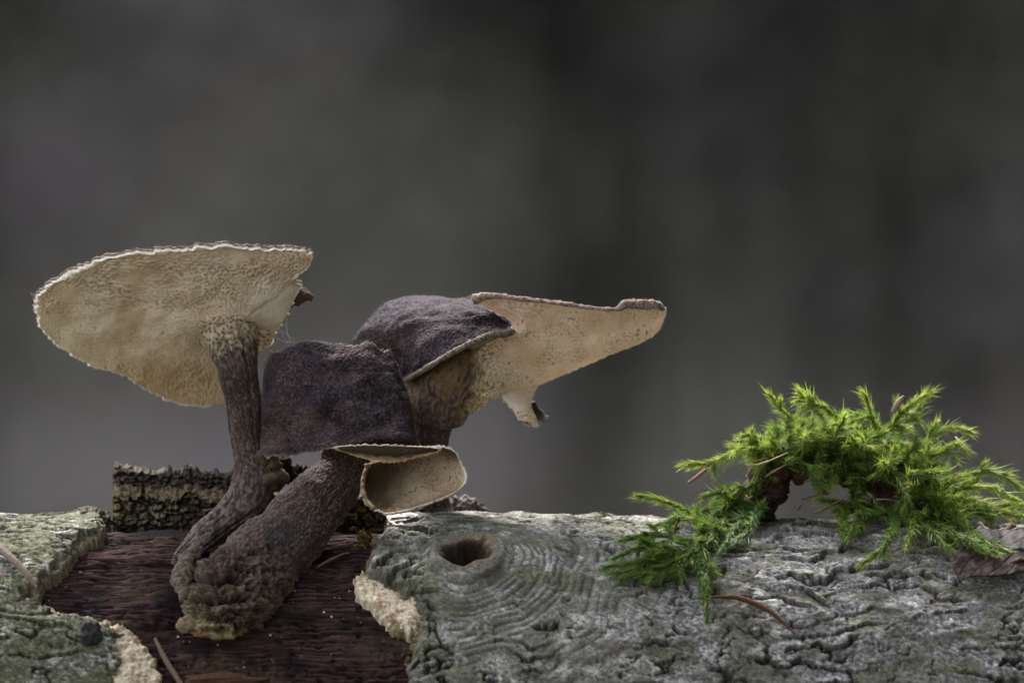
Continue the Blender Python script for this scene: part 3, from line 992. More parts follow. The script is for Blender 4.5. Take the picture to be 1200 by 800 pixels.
# nibbled borders
ed = np.exp(-bord / .012)
g[..., 2] += ed * (.35 * fb2(uu * 45, vv * 40, 163, 4)) * (np.abs(vv - .5) > .4)
cb = mixc(cb, (.20, .16, .15), .55 * sst(.92, .97, vv) * sst(.55, .1, uu) * sst(-.3, .3, gr + low))
cb = mixc(cb, (.30, .26, .23), .55 * ed)
st2 = fb2(x / 6, z / 4, 166, 4)
cb = cb * (1 + .55 * st2)[..., None]
cb = mixc(cb, (.045, .030, .028), .4 * sst(.2, .6, fb2(x / 4, z / 4, 167, 4)))
th = .3 + .8 * sst(0, .2, bord)
Vb = g - N * th[..., None]
cbk = full(uu.shape, (.30, .22, .13))
bidx = np.concatenate([np.arange(nu), np.arange(1, nv) * nu + nu - 1, (nv - 1) * nu + np.arange(nu - 2, -1, -1), np.arange(nv - 2, 0, -1) * nu])
eA = g.reshape(-1, 3)[bidx]; eB = Vb.reshape(-1, 3)[bidx]
Vk = coarse(Vb)
V, F = join([(g, gfaces(nv, nu)), (Vk, gfaces(*Vk.shape[:2], flip=True)), (np.stack([eA, eB]), gfaces(2, len(eA), True))])
capB = mesh('cap', V, F, M_CRUST, mB, np.concatenate([cb.reshape(-1, 3), coarse(cbk).reshape(-1, 3), np.full((2 * len(eA), 3), (.2, .16, .13))]))
ou = eA - eA.mean(0); ou /= np.linalg.norm(ou, axis=1, keepdims=True)
fringe('margin_fringe', np.concatenate([eA, eB]), np.concatenate([ou, ou]), capB, 2600, (.08, .22), .02, (.36, .31, .28), 4)
Ns = N[::3, ::3].reshape(-1, 3)
fringe('nap', g[::3, ::3].reshape(-1, 3), Ns, capB, 3500, (.02, .08), .012, (.13, .105, .10), 41)


def sheet(name, rows, nu, nv, parent, seed, pitch=.6, thick=.8, depth=.2, stretch=(1, 1), rimcol=(.66, .60, .52), dark=None, backcol=(.06, .045, .04), low=.4, toward=(0, -1, 0), fr=0, rimw=.03, rimb=(1, 1, 1, 1), hk=.7, rimu=-1):
    g = loft(rows, nu, nv)
    uu, vv = np.meshgrid(np.linspace(0, 1, nu), np.linspace(0, 1, nv))
    N = gnorm(g, toward=toward)
    x, z = g[..., 0], g[..., 2]
    bord = np.minimum(np.minimum(uu + (0 if rimb[0] else 9), 1 - uu + (0 if rimb[1] else 9)), np.minimum(vv + (0 if rimb[2] else 9), 1 - vv + (0 if rimb[3] else 9)))
    allb = np.minimum(np.minimum(uu, 1 - uu), np.minimum(vv, 1 - vv))
    g = g + N * (low * fb2(x / 5, z / 5, seed, 3) * sst(0, .12, allb))[..., None]
    hole, cid = pores(x * stretch[0] + .2 * vn2(x, z, seed), z * stretch[1], seed + 1, pitch)
    hole = hole * sst(.02, .08, allb) * sst(-.2, .5, vn2(x / 4, z / 4, seed + 2) + .15)
    hole = np.maximum(hole * hk, .9 * sst(.42, .55, vn2(x / .75, z / .6, seed + 6)) * sst(.0, .3, vn2(x / 4, z / 3, seed + 7)) * sst(.02, .08, allb))
    c = pore_color(hole, x, z, seed + 3)
    if dark is not None:
        c, dep = dark(c, uu, vv, x, z)
    c = mixc(c, rimcol, sst(rimw, .0, bord) * .85 * sst(rimu, rimu + .07, uu))
    g = g - N * (depth * hole)[..., None]
    jag = .22 * fb2(x / .9, z / .9, seed + 5, 3) * np.exp(-allb / .01)
    g[..., 2] += jag; g[..., 0] += .6 * jag
    back = g - N * (thick * (.45 + .55 * sst(0, .15, allb)))[..., None]
    nvv, nuu = uu.shape
    bi = np.concatenate([np.arange(nuu), np.arange(1, nvv) * nuu + nuu - 1, (nvv - 1) * nuu + np.arange(nuu - 2, -1, -1), np.arange(nvv - 2, 0, -1) * nuu])
    eA = g.reshape(-1, 3)[bi]; eB = back.reshape(-1, 3)[bi]
    Vk = coarse(back, 4)
    V, F = join([(g, gfaces(nvv, nuu)), (Vk, gfaces(*Vk.shape[:2], flip=True)), (np.stack([eA, eB]), gfaces(2, len(eA), True))])
    cr = c.reshape(-1, 3)[bi]
    o = mesh(name, V, F, M_PORE, parent, np.concatenate([c.reshape(-1, 3), full(Vk.shape[:2], backcol).reshape(-1, 3), cr, cr * .6]))
    if fr:
        ou = eA - eA.mean(0); ou /= np.linalg.norm(ou, axis=1, keepdims=True)
        fringe('margin_fringe', np.concatenate([eA, eB]), np.concatenate([ou, ou]), o, fr, (.08, .26), .022, (.72, .66, .58), seed)
    return o


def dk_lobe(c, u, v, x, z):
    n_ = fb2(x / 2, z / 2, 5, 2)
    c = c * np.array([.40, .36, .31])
    c = mixc(c, (.035, .024, .013), .9 * sst(.55, .2, u + .05 * n_))  # shade inside the curl, painted along its left
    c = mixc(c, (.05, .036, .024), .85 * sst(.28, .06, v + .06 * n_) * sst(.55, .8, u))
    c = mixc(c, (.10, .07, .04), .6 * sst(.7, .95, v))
    return c, None


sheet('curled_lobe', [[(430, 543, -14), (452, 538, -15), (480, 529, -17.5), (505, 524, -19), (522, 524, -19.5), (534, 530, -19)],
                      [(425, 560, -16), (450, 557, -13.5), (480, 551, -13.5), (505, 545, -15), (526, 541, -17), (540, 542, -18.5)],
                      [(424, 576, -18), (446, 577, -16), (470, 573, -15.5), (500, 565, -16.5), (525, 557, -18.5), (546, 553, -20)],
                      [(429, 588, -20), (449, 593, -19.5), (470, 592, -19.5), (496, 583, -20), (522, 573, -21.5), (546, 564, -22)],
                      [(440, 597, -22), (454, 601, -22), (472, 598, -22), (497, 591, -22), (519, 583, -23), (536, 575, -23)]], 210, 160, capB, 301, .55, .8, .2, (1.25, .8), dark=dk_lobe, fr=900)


def dk_strip(c, u, v, x, z):
    return mixc(c, (.035, .025, .015), .95 * sst(.95, .5, v + .12 * fb2(x / 1.5, z, 9, 2))), None


sheet('rolled_margin', [[(391, 524, -25.2), (415, 521.5, -26.3), (440, 521, -26.6), (470, 522, -25), (500, 524, -23), (517, 526, -20.5)],
                        [(394, 526, -25), (418, 529, -25.4), (442, 532, -25.6), (470, 533, -24.4), (498, 529.5, -22.4), (515, 528, -20.2)],
                        [(398, 528, -23.6), (425, 537, -22.6), (447, 541.5, -22.4), (470, 540.5, -21.6), (491, 535, -21), (511, 530, -20)]], 240, 60, capB, 311, .5, .35, .1, dark=dk_strip, fr=700, rimw=.05, low=.15)
V, F = tube(np.array([P(431, 545, -15), P(427, 556, -16.4), P(425, 570, -18), P(428, 583, -19.8), P(438, 596, -22)]), [.5, .42, .4, .42, .4], 12, 40, .15, 1.2, 6)
mesh('lobe_edge', V, F, M_PORE, capB, [(.16, .125, .075)])


def exB(V, col, d, v, th):
    front = -d[..., 1]
    x, z = V[..., 0], V[..., 2]
    low = sst(.40, .66, v + .08 * fb3(x * .3, V[..., 1] * .3, z * .3, 5, 2))
    # torn foot: level fissures and shaggy layers
    lay = np.sin(z / .95 + 1.5 * fb2(x / 5, z / 3, 211, 3) + 2.0)
    fis0 = 0
    for (pa, pb, pr, sl, wd, dp) in ((206, 290, 677, .02, .75, 1.0), (230, 298, 702, -.03, .7, .9), (216, 262, 655, .25, .5, .6), (250, 305, 722, -.25, .5, .5)):
        zc_ = Zr(pr) - sl * (x - X(pa)) + .7 * vn2(x / 2.5, x * 0 + pr, 217)
        fis0 = np.maximum(fis0, dp * np.exp(-((z - zc_) / wd) ** 2) * sst(X(pa) - 1, X(pa) + 1, x) * sst(X(pb) + 1, X(pb) - 2, x) * sst(-.2, .3, front))
    fis = .12 * sst(.45, .95, lay) * low * sst(-.3, .2, front) * sst(-.5, .1, vn2(x / 4, z / 3, 212) + .2)
    fis = np.clip(np.maximum(fis, fis0), 0, 1)
    q_ = lambda f, sd_: 1 - 2.2 * np.abs(vn3(x * f, V[..., 1] * f, z * f * 1.5, sd_))
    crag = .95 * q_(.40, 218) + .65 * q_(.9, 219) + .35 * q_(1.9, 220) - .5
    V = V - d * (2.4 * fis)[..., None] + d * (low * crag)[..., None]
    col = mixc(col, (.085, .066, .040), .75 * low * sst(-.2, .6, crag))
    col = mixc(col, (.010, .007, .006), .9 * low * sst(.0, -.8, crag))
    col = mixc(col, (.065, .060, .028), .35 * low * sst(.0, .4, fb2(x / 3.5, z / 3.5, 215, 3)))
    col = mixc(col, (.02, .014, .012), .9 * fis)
    red = np.exp(-((x - X(264)) / 5.5) ** 2 - ((z - Zr(655)) / 2.8) ** 2) * sst(-.2, .3, front)
    col = mixc(col, (.032, .019, .016), .9 * np.clip(red * 1.5, 0, 1) * sst(-.4, .2, fb2(x / 1.5, z / 1.5, 216, 3)))
    blu = np.exp(-((x - X(335)) / 4.2) ** 2 - ((z - Zr(632)) / 3.4) ** 2) * sst(-.3, .3, front)
    col = mixc(col, (.020, .019, .022), .75 * blu * sst(-.6, .2, fb2(x / 1.8, z / 1.8, 226, 3)))
    col = mixc(col, (.30, .25, .11), .6 * sst(.84, .95, v + .04 * crag))
    col = mixc(col, (.030, .022, .018), .6 * sst(.16, .0, v))  # stem top darkened in colour as shade under the cap
    return V, col


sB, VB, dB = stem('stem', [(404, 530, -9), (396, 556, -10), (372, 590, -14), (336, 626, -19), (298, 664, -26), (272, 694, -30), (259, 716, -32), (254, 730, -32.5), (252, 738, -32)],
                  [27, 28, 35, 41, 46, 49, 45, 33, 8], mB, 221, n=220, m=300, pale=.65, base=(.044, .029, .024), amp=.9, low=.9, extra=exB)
fringe('stem_fuzz', VB[::5].reshape(-1, 3), dB[::5].reshape(-1, 3), sB, 6000, (.1, .35), .022, (.42, .38, .30), 9)
fringe('foot_down', VB[-60:-4:2].reshape(-1, 3), dB[-60:-4:2].reshape(-1, 3) + [0, -.3, -.4], sB, 3000, (.3, .8), .022, (.50, .44, .25), 10)
# pale flaking fibres on the foot
fp = []
for k in range(14):
    a = P(318 + random.uniform(-6, 4), 614 + random.uniform(-3, 6), -24.5)
    fp.append(tube(np.array([a, a + [1.2, -.6, -.5], a + [random.uniform(1.5, 3.4), -.8, random.uniform(-2.5, .3)]]), [.1, .09, .03], 5, 8))
V, F = join(fp)
mesh('fibre_tuft', V, F, M_STEM, sB, [(.6, .57, .5)])
# rolled side lip of the foot on its left
V, F = tube(np.array([P(232, 640, -24), P(218, 662, -28), P(213, 684, -31), P(220, 702, -33)]), [1.2, 1.7, 1.6, .8], 24, 60, .5, .6, 8, amp2=.25, sc2=2)
c, _ = stem_color(V, 231, .5, (.075, .058, .040))
mesh('foot_lip', V, F, M_STEM, sB, c)

# ---------- mushroom C : folded cap on the right
mC = thing('mushroom', 'mushroom with dark folded cap and pale pored wing ending in a hanging tooth', 'mushroom', P(515, 612, 3), 'polypore mushrooms on the log')
rows = [[(408, 404, 14), (428, 378, 12), (450, 356, 10), (480, 347, 10), (512, 347, 9), (535, 350, 6), (562, 342, 0)],
        [(425, 410, 9), (445, 390, 4), (470, 373, 0), (500, 364, -2), (530, 362, -5), (556, 361, -7), (580, 365, -6)],
        [(445, 418, 6), (462, 404, 1), (487, 391, -5), (515, 383, -9), (545, 378, -10), (572, 376, -8), (598, 381, -4)],
        [(460, 434, 5), (474, 426, 0), (497, 416, -8), (522, 406, -12), (550, 395, -12.5), (576, 388, -10), (600, 386, -7)],
        [(470, 447, 4), (480, 442, -2), (500, 430, -10), (525, 415, -14), (550, 402, -14), (577, 392, -12), (601, 388, -9)]]
g = loft(rows, 300, 205)
nv, nu = g.shape[:2]
uu, vv = np.meshgrid(np.linspace(0, 1, nu), np.linspace(0, 1, nv))
N = gnorm(g, toward=(0, -1, .6))
x, y, z = g[..., 0], g[..., 1], g[..., 2]
bord = np.minimum(np.minimum(uu, 1 - uu), np.minimum(vv, 1 - vv))
g = g + N * ((1.1 * fb3(x * .16, y * .16, z * .16, 171, 3)) * sst(0, .12, bord))[..., None]
# a crease running over the crown
cre = np.exp(-((vv - .30 - .15 * uu) / .06) ** 2) * sst(.15, .4, uu) * sst(1, .8, uu)
g = g + N * (.55 * cre)[..., None]
cb, gr = crust_color(g, 172, (.024, .018, .019), .55)
g = g + N * (.10 * gr)[..., None]
cb = mixc(cb, (.08, .075, .09), .3 * sst(.35, .05, vv) * sst(-.4, .4, gr))
Vb = g - N * (.5 + 1.4 * sst(0, .2, bord))[..., None]
bi = np.concatenate([np.arange(nu), np.arange(1, nv) * nu + nu - 1, (nv - 1) * nu + np.arange(nu - 2, -1, -1), np.arange(nv - 2, 0, -1) * nu])
eA = g.reshape(-1, 3)[bi]; eB = Vb.reshape(-1, 3)[bi]
Vk = coarse(Vb)
V, F = join([(g, gfaces(nv, nu)), (Vk, gfaces(*Vk.shape[:2], flip=True)), (np.stack([eA, eB]), gfaces(2, len(eA), True))])
capC = mesh('cap', V, F, M_CRUST, mC, np.concatenate([cb.reshape(-1, 3), full(Vk.shape[:2], (.2, .15, .09)).reshape(-1, 3), np.full((2 * len(eA), 3), (.2, .16, .13))]))
ou = eA - eA.mean(0); ou /= np.linalg.norm(ou, axis=1, keepdims=True)
fringe('margin_fringe', eA, ou, capC, 1600, (.08, .2), .02, (.34, .30, .28), 5)
fringe('nap', g[::3, ::3].reshape(-1, 3), N[::3, ::3].reshape(-1, 3), capC, 3000, (.02, .08), .012, (.13, .115, .12), 42)
V, F = tube(np.array([P(473, 447, 3), P(480, 443, -2.5), P(500, 431, -10.5), P(525, 416, -14.5), P(550, 403, -14.5), P(575, 393, -12.5), (P(592, 391, -10.5)), P(602, 389, -8.5)]), [.4, .5, .5, .5, .55, .68, .72, .4], 18, 200, .10, .9, 6, amp2=.08, sc2=3.5)
c, gq = stem_color(V, 173, .6, (.13, .105, .08))
mesh('folded_rim', V, F, M_STEM, capC, c)
N_ = np.zeros((200, 3)); N_[:, 1] = -1
fringe('rim_fuzz', V[1:-1].reshape(-1, 3)[::7], np.tile([0, -.6, .6], (len(V[1:-1].reshape(-1, 3)[::7]), 1)), capC, 800, (.08, .25), .02, (.55, .5, .45), 43)


def dk_wing(c, u, v, x, z):
    n_ = fb2(x / 2, z / 2, 25, 3)
    st_ = vn2((x + z) / .5, (x - z) / 2.4, 27)
    T_ = (600 + x / PXMM) - (570 - ((Zr(0) - z) / PXMM - 400) * .12)
    hn, _ = pores(x * 1.1 + .5 * z, z * .8 - .4 * x, 95, .62)
    c = mixc(c, (.08, .052, .028), .8 * hn * sst(40, -6, T_) * sst(.4, .5, v))
    c = mixc(c, (.60, .47, .36), .6 * sst(.14, .02, u) * sst(.4, .2, v))
    c = mixc(c, (.30, .22, .15), .6 * sst(.055, .0, v + .015 * n_))
    c = mixc(c, (.17, .14, .12), .75 * sst(.80, .84, u) * sst(.11, .02, v + .05 * n_))
    return c, None


sheet('pored_wing', [[(553, 350, -9.5), (576, 346, -11), (610, 350, -12), (650, 355, -13), (695, 362, -14), (722, 363, -15), (733, 354, -15), (768, 355, -14), (779, 361, -12)],
                     [(560, 356, -9.5), (590, 357, -10), (620, 362, -9), (655, 368, -9), (695, 372, -10), (722, 373, -11), (740, 366, -12), (765, 365, -12), (780, 364, -11.5)],
                     [(600, 381, -6), (615, 382, -6), (635, 386, -5), (665, 389, -5), (695, 390, -5), (720, 387, -6), (742, 380, -8), (762, 375, -9), (779, 370, -10)],
                     [(568, 404, -7), (590, 408, -6), (620, 412, -4), (650, 412, -2), (690, 407, -2), (718, 400, -3), (740, 392, -5), (760, 385, -7), (776, 378, -9)],
                     [(548, 428, -7), (575, 434, -6), (605, 436, -2), (640, 430, 1), (680, 420, 1), (712, 411, 0), (738, 402, -2), (760, 393, -5), (774, 383, -8)],
                     [(542, 452, -6), (568, 464, -5), (600, 467, 1), (638, 449, 4), (680, 431, 4), (715, 416, 3), (742, 406, 0), (762, 396, -4), (772, 387, -7)]], 370, 185, capC, 321, .58, 1.0, .17, (1, .9), dark=dk_wing, fr=2600, rimw=.025, rimb=(0, 1, 1, 1), rimcol=(.60, .52, .44), hk=.45, rimu=.12)
# thick rolled top margin
V, F = tube(np.array([P(556, 351, -9.6), P(575, 346.5, -11), P(610, 350, -11.8), P(650, 355, -12.8), P(695, 361, -13.8), P(722, 362, -14.8), P(734, 356, -14.6), P(752, 357, -14), P(768, 357, -13.6), P(778, 362, -12)]),
            [1.0, .5, .36, .34, .34, .4, .7, .85, .8, .35], 18, 260, .14, .9, 7, amp2=.1, sc2=3.5)
c, gq = stem_color(V, 176, .85, (.22, .16, .12))
mesh('wing_margin', V, F, M_STEM, capC, c)
# hanging tooth
sheet('hanging_tooth', [[(585, 446, 0), (603, 444, 2), (624, 441, 4), (641, 436, 6)], [(590, 466, -2.5), (603, 465, -1.5), (615, 462, 0), (627, 459, 2)],
                        [(601, 480, -3), (608, 479, -3), (616, 477, -2), (623, 474, 0)], [(606, 490, -3), (613, 491, -3), (621, 490, -2), (627, 487, 0)], [(611, 495, -2.5), (617, 498, -2.5), (625, 500, -2), (632, 499, -.5)]],
      60, 80, capC, 331, .6, 1.5, .12, dark=lambda c, u, v, x, z: (mixc(c, (.05, .04, .035), .85 * sst(.78, .9, v) * sst(.75, .5, u)), None), fr=350, rimb=(1, 1, 0, 1))
V, F = tube(np.array([P(622, 474, 4), P(629, 484, 5), P(637, 490, 5), P(643, 488, 5)]), [.9, 1.0, .7, .25], 16, 26, .3, .9, 5)
c = mixc(full(V.shape[:2], (.04, .03, .027)), (.36, .31, .27), sst(.2, 1.0, np.linspace(0, 1, V.shape[0])[:, None] + 0 * V[..., 0] - .2))
mesh('tooth_tip', V, F, M_STEM, capC, c)


def exC(V, col, d, v, th):
    x, y, z = V[..., 0], V[..., 1], V[..., 2]
    n_ = fb3(x * 1.6, y * 1.6, z * 1.2, 94, 2)
    col = mixc(col, (.16, .10, .045), .7 * sst(.45, .2, v) * sst(-.6, .1, n_))
    T_ = (600 + x / PXMM) - (570 - ((Zr(0) - z) / PXMM - 400) * .12) + 5 * n_
    hn, _ = pores(x * 1.1 + .5 * z, z * .8 - .4 * x, 95, .62)
    col = mixc(col, mixc(full(v.shape, (.52, .42, .28)), (.07, .045, .025), .85 * hn), sst(-20, 6, T_))
    col = mixc(col, (.50, .45, .42), .7 * sst(.78, .9, v))  # foot painted pale to look lit
    return V, col


sC, VC, dC = stem('stem', [(566, 392, 3), (553, 410, 1.5), (537, 436, -1.5), (521, 462, -1), (507, 488, 1.5), (502, 516, 1.5), (503, 560, 2), (512, 590, 3), (521, 615, 3), (526, 630, 3)], [32, 43, 46, 42, 32, 24, 18, 16, 17, 18], mC, 241, n=120, m=190, pale=.75, base=(.045, .030, .023), extra=exC)
fringe('stem_fuzz', VC[::6].reshape(-1, 3), dC[::6].reshape(-1, 3), sC, 2500, (.08, .25), .02, (.42, .37, .33), 12)

# ------------------------------------------------------------------ moss
def leaves(c, t, L, w, dens, seed, tint, curl=.7, spread=1.0):
    """leafy shoot along polyline c (m,3): returns verts, quads, tris-free, colours"""
    rg = np.random.default_rng(seed)
    seg = np.linalg.norm(np.diff(c, axis=0), axis=1); cum = np.concatenate([[0], np.cumsum(seg)])
    n = max(8, int(cum[-1] * dens))
    a = np.sort(rg.uniform(0, 1, n)) ** .95 * cum[-1]
    b = np.stack([np.interp(a, cum, c[:, k]) for k in range(3)], 1)
    tt = np.stack([np.interp(a, cum, t[:, k]) for k in range(3)], 1); tt /= np.linalg.norm(tt, axis=1, keepdims=True)
    q = rg.normal(0, 1, (n, 3)); q -= (q * tt).sum(1, keepdims=True) * tt; q /= np.linalg.norm(q, axis=1, keepdims=True)
    f = a / cum[-1]
    sp = (rg.uniform(.5, 1.15, n) * spread * (1 - .45 * f))[:, None]
    d0 = tt * .62 + q * sp; d0 /= np.linalg.norm(d0, axis=1, keepdims=True)
    cv = tt * rg.uniform(-.1, .9, n)[:, None] - q * .45 + rg.normal(0, .35, (n, 3)) + [0, 0, -.15]
    Ln = (L * rg.uniform(.6, 1.25, n) * (1 - .35 * f ** 3))[:, None]
    side = np.cross(d0, q); side /= np.linalg.norm(side, axis=1, keepdims=True) + 1e-9
    side = side + .4 * rg.normal(0, 1, (n, 3)); side /= np.linalg.norm(side, axis=1, keepdims=True)
    ks = np.array([0, .35, .7, 1.0]); ws = np.array([.6, 1, .6, .04])
    Vs = []
    for k, wk in zip(ks, ws):
        p = b + Ln * (k * d0 + curl * k * k * cv * .6)
        Vs.append(p + side * w * wk); Vs.append(p - side * w * wk)
    V = np.stack(Vs, 1)
    base = (np.arange(n) * 8)[:, None, None]
    F = base + np.array([[0, 1, 3, 2], [2, 3, 5, 4], [4, 5, 7, 6]])[None]
    col = np.array(tint[0])[None] + (np.array(tint[1]) - np.array(tint[0]))[None] * np.clip(f * .75 + rg.normal(.1, .22, n), 0, 1)[:, None]
    col = col * rg.uniform(.7, 1.25, n)[:, None]
    br = rg.uniform(0, 1, n) < .03
    col[br] = (.35, .28, .10)
    C = np.repeat(col[:, None], 8, 1) * np.linspace(.8, 1.3, 8)[None, :, None]
    return V.reshape(-1, 3), F.reshape(-1, 4), C.reshape(-1, 3)


DEEP, MID, LIME = (.036, .078, .012), (.09, .165, .022), (.26, .32, .055)


def shoot(parent, pts, seed, L=1.9, w=.16, dens=22, tint=(MID, LIME), branches=0, curl=2.2, spread=1.3):
    c = crom(Pa(np.array(pts, float)), 40)
    # keep the shoot on the outside of the bark
    rlim = RC + TH_B + 1.3
    dz = c[:, 2] - ZC
    yl = np.where(np.abs(dz) < rlim, -np.sqrt(np.maximum(rlim ** 2 - dz ** 2, 0)), 1e3)
    c[:, 1] = np.where((np.abs(dz) < rlim) & (c[:, 1] > yl), yl, c[:, 1])
    rg = np.random.default_rng(seed + 1000)
    c = c + np.cumsum(rg.normal(0, .05, c.shape), 0) * np.linspace(0, 1, 40)[:, None]
    t = np.gradient(c, axis=0); t /= np.linalg.norm(t, axis=1, keepdims=True)
    VV, FF, CC, off = [], [], [], 0

    def add(V, F, C):
        nonlocal off
        VV.append(V); FF.append(F + off); CC.append(C); off += len(V)
    add(*leaves(c, t, L, w, dens, seed, tint, curl, spread))
    V, F = tube(c[::3], np.full(len(c[::3]), .16), 6, 30); V = V.reshape(-1, 3); add(V, F, np.tile([.09, .10, .02], (len(V), 1)))
    for k in range(branches):
        i = int(rg.uniform(4, 30)); s_ = 1 if k % 2 else -1
        q = np.cross(t[i], [0, -1, 0]) * s_ + rg.normal(0, .35, 3); q /= np.linalg.norm(q)
        ln = rg.uniform(2, 4.5) * (1 - i / 50)
        bc = np.stack([c[i] + (t[i] * .75 + q * .8) * ln * f + np.array([0, 0, -.5]) * f * f * .8 for f in np.linspace(0, 1, 14)])
        bt = np.gradient(bc, axis=0); bt /= np.linalg.norm(bt, axis=1, keepdims=True)
        add(*leaves(bc, bt, L * .8, w * .85, dens, seed + 31 * k + 7, tint, curl, spread))
    return mesh('shoot', np.concatenate(VV), np.concatenate(FF), M_MOSS, parent, np.concatenate(CC))


moss = thing('moss_clump', 'bushy bright green feathery moss arching over the dark twig', 'moss', on_log(1060, 625, 4))
BIG = [
    [(905, 530, 4), (870, 530, 0), (838, 540, -3), (802, 543, -5)], [(930, 520, 4), (900, 522, -2), (878, 520, -6), (862, 528, -8)],
    [(955, 510, 4), (935, 495, 0), (916, 480, -2), (901, 463, -3)], [(975, 500, 3), (958, 482, 0), (945, 468, -2), (937, 457, -3)],
    [(990, 500, 3), (970, 480, -3), (955, 472, -6), (950, 466, -7)], [(1032, 515, 4), (1024, 495, 2), (1018, 478, 1), (1012, 461, 0)],
    [(1025, 520, 2), (1045, 498, -1), (1067, 475, -3), (1091, 459, -4)], [(1040, 530, 4), (1055, 505, 6), (1070, 485, 7), (1080, 468, 8)],
    [(1040, 545, 2), (1078, 522, -3), (1108, 506, -5), (1136, 510, -6)], [(1050, 555, 0), (1090, 535, -6), (1118, 520, -9), (1130, 524, -10)],
    [(1080, 580, 4), (1125, 560, 2), (1163, 551, 0), (1202, 572, -2)], [(1080, 590, 2), (1120, 575, -4), (1160, 572, -6), (1190, 586, -8)],
    [(1080, 595, 4), (1120, 595, 0), (1165, 597, -1), (1210, 603, -3)], [(1090, 598, 8), (1130, 600, 8), (1170, 590, 8), (1215, 592, 8)],
    [(1040, 600, 2), (1018, 592, -1), (985, 590, -3), (954, 588, -4)], [(1000, 590, -1), (990, 602, -5), (985, 612, -8), (986, 622, -10)],
    [(1045, 585, -4), (1048, 610, -9), (1036, 640, -17), (1010, 660, -22)], [(1070, 600, -4), (1078, 612, -9), (1090, 622, -13), (1112, 640, -18)],
    [(1050, 580, -4), (1062, 600, -9), (1068, 620, -14), (1060, 640, -18)], [(905, 545, 2), (890, 560, -4), (870, 572, -7), (850, 578, -8)],
    [(930, 535, 0), (945, 548, -6), (958, 560, -8), (968, 572, -9)], [(1000, 540, -2), (985, 545, -8), (968, 548, -11), (955, 545, -12)],
    [(1030, 540, -2), (1050, 560, -9), (1060, 580, -12), (1058, 600, -13)], [(1010, 560, 0), (1000, 575, -5), (1010, 590, -8), (1030, 598, -9)],
    [(1100, 600, -2), (1130, 615, -8), (1150, 632, -13), (1180, 642, -16)], [(1090, 610, -6), (1120, 628, -13), (1140, 640, -16), (1165, 648, -18)],
    [(1050, 600, -6), (1020, 605, -10), (1005, 612, -12), (992, 625, -14)],
]
for k, p in enumerate(BIG):
    shoot(moss, p, 500 + k, 1.8, .084, 42, ((.075, .14, .018), LIME) if k < 15 else (DEEP, (.18, .26, .04)), branches=4 if k < 14 else 3)
rg = random.Random(21)
spine = [(890, 545), (930, 528), (975, 530), (1020, 540), (1055, 560), (1085, 585), (1115, 600)]
for k in range(142):
    f = rg.uniform(0, len(spine) - 1.01); i = int(f); q = f - i
    bx = spine[i][0] * (1 - q) + spine[i + 1][0] * q + rg.uniform(-14, 14); by = spine[i][1] * (1 - q) + spine[i + 1][1] * q + rg.uniform(-14, 14)
    y0 = rg.uniform(-8, 10)
    an = rg.gauss(math.radians(95 if f < 4 else 60), .75); ln = rg.uniform(20, 46)
    ex, ey = bx + math.cos(an) * ln, by - math.sin(an) * ln * .8
    y1 = y0 + rg.uniform(-9, 5)
    dark = rg.random() < .4
    shoot(moss, [(bx, by, y0), ((bx + ex) / 2, (by + ey) / 2 - 4, (y0 + y1) / 2), (ex, ey, y1)], 700 + k, 1.7, .084, 38, (DEEP, (.14, .22, .03)) if dark else (MID, LIME), branches=2)

sprig = thing('moss_sprig', 'trailing green moss sprigs draped down the bark below the big moss clump', 'moss', on_log(822, 640, 4))
SML = [
    [(845, 612, -3), (820, 605, -8), (790, 590, -11), (751, 580, -13)], [(835, 615, -6), (815, 608, -10), (795, 606, -13), (770, 613, -14)],
    [(870, 590, -2), (855, 580, -6), (838, 578, -9), (826, 584, -10)], [(880, 595, 0), (862, 588, -6), (850, 592, -11), (836, 600, -13)],
    [(885, 585, 0), (875, 600, -6), (862, 618, -12), (845, 645, -19)], [(890, 590, -2), (885, 605, -7), (880, 620, -12), (862, 636, -17)],
    [(868, 600, -4), (848, 606, -9), (830, 618, -14), (812, 628, -17)],
    [(826, 632, -17), (800, 632, -19), (765, 626, -18), (728, 632, -18)], [(824, 638, -19), (795, 646, -22), (760, 655, -24), (708, 662, -24)],
    [(815, 640, -20), (785, 655, -24), (760, 668, -27), (732, 676, -28)], [(800, 645, -21), (780, 640, -24), (750, 642, -25), (722, 652, -25)],
    [(800, 650, -22), (790, 662, -26), (778, 672, -28), (764, 680, -29)], [(790, 648, -22), (770, 650, -26), (745, 665, -28), (716, 672, -28)],
    [(824, 630, -18), (818, 655, -24), (824, 685, -29), (829, 728, -33)], [(822, 636, -19), (826, 655, -24), (830, 675, -28), (826, 700, -31)],
    [(818, 634, -19), (810, 650, -23), (800, 660, -26), (790, 664, -27)], [(840, 612, -8), (834, 622, -14), (828, 632, -18), (824, 640, -20)],
    [(850, 606, -6), (842, 620, -13), (834, 632, -18), (820, 645, -22)],
]
for k, p in enumerate(SML):
    t_ = (MID, (.22, .29, .035)) if k in (0, 1) else ((.045, .09, .025), (.13, .20, .08)) if k in (4, 5) else ((.035, .075, .012), (.12, .19, .025))
    shoot(sprig, p, 900 + k, 1.6, .085, 42, t_, branches=0 if k in (0, 13) else 4 if k in (2, 3, 6) else 6, spread=.8 if k in (0, 13) else 1.25)
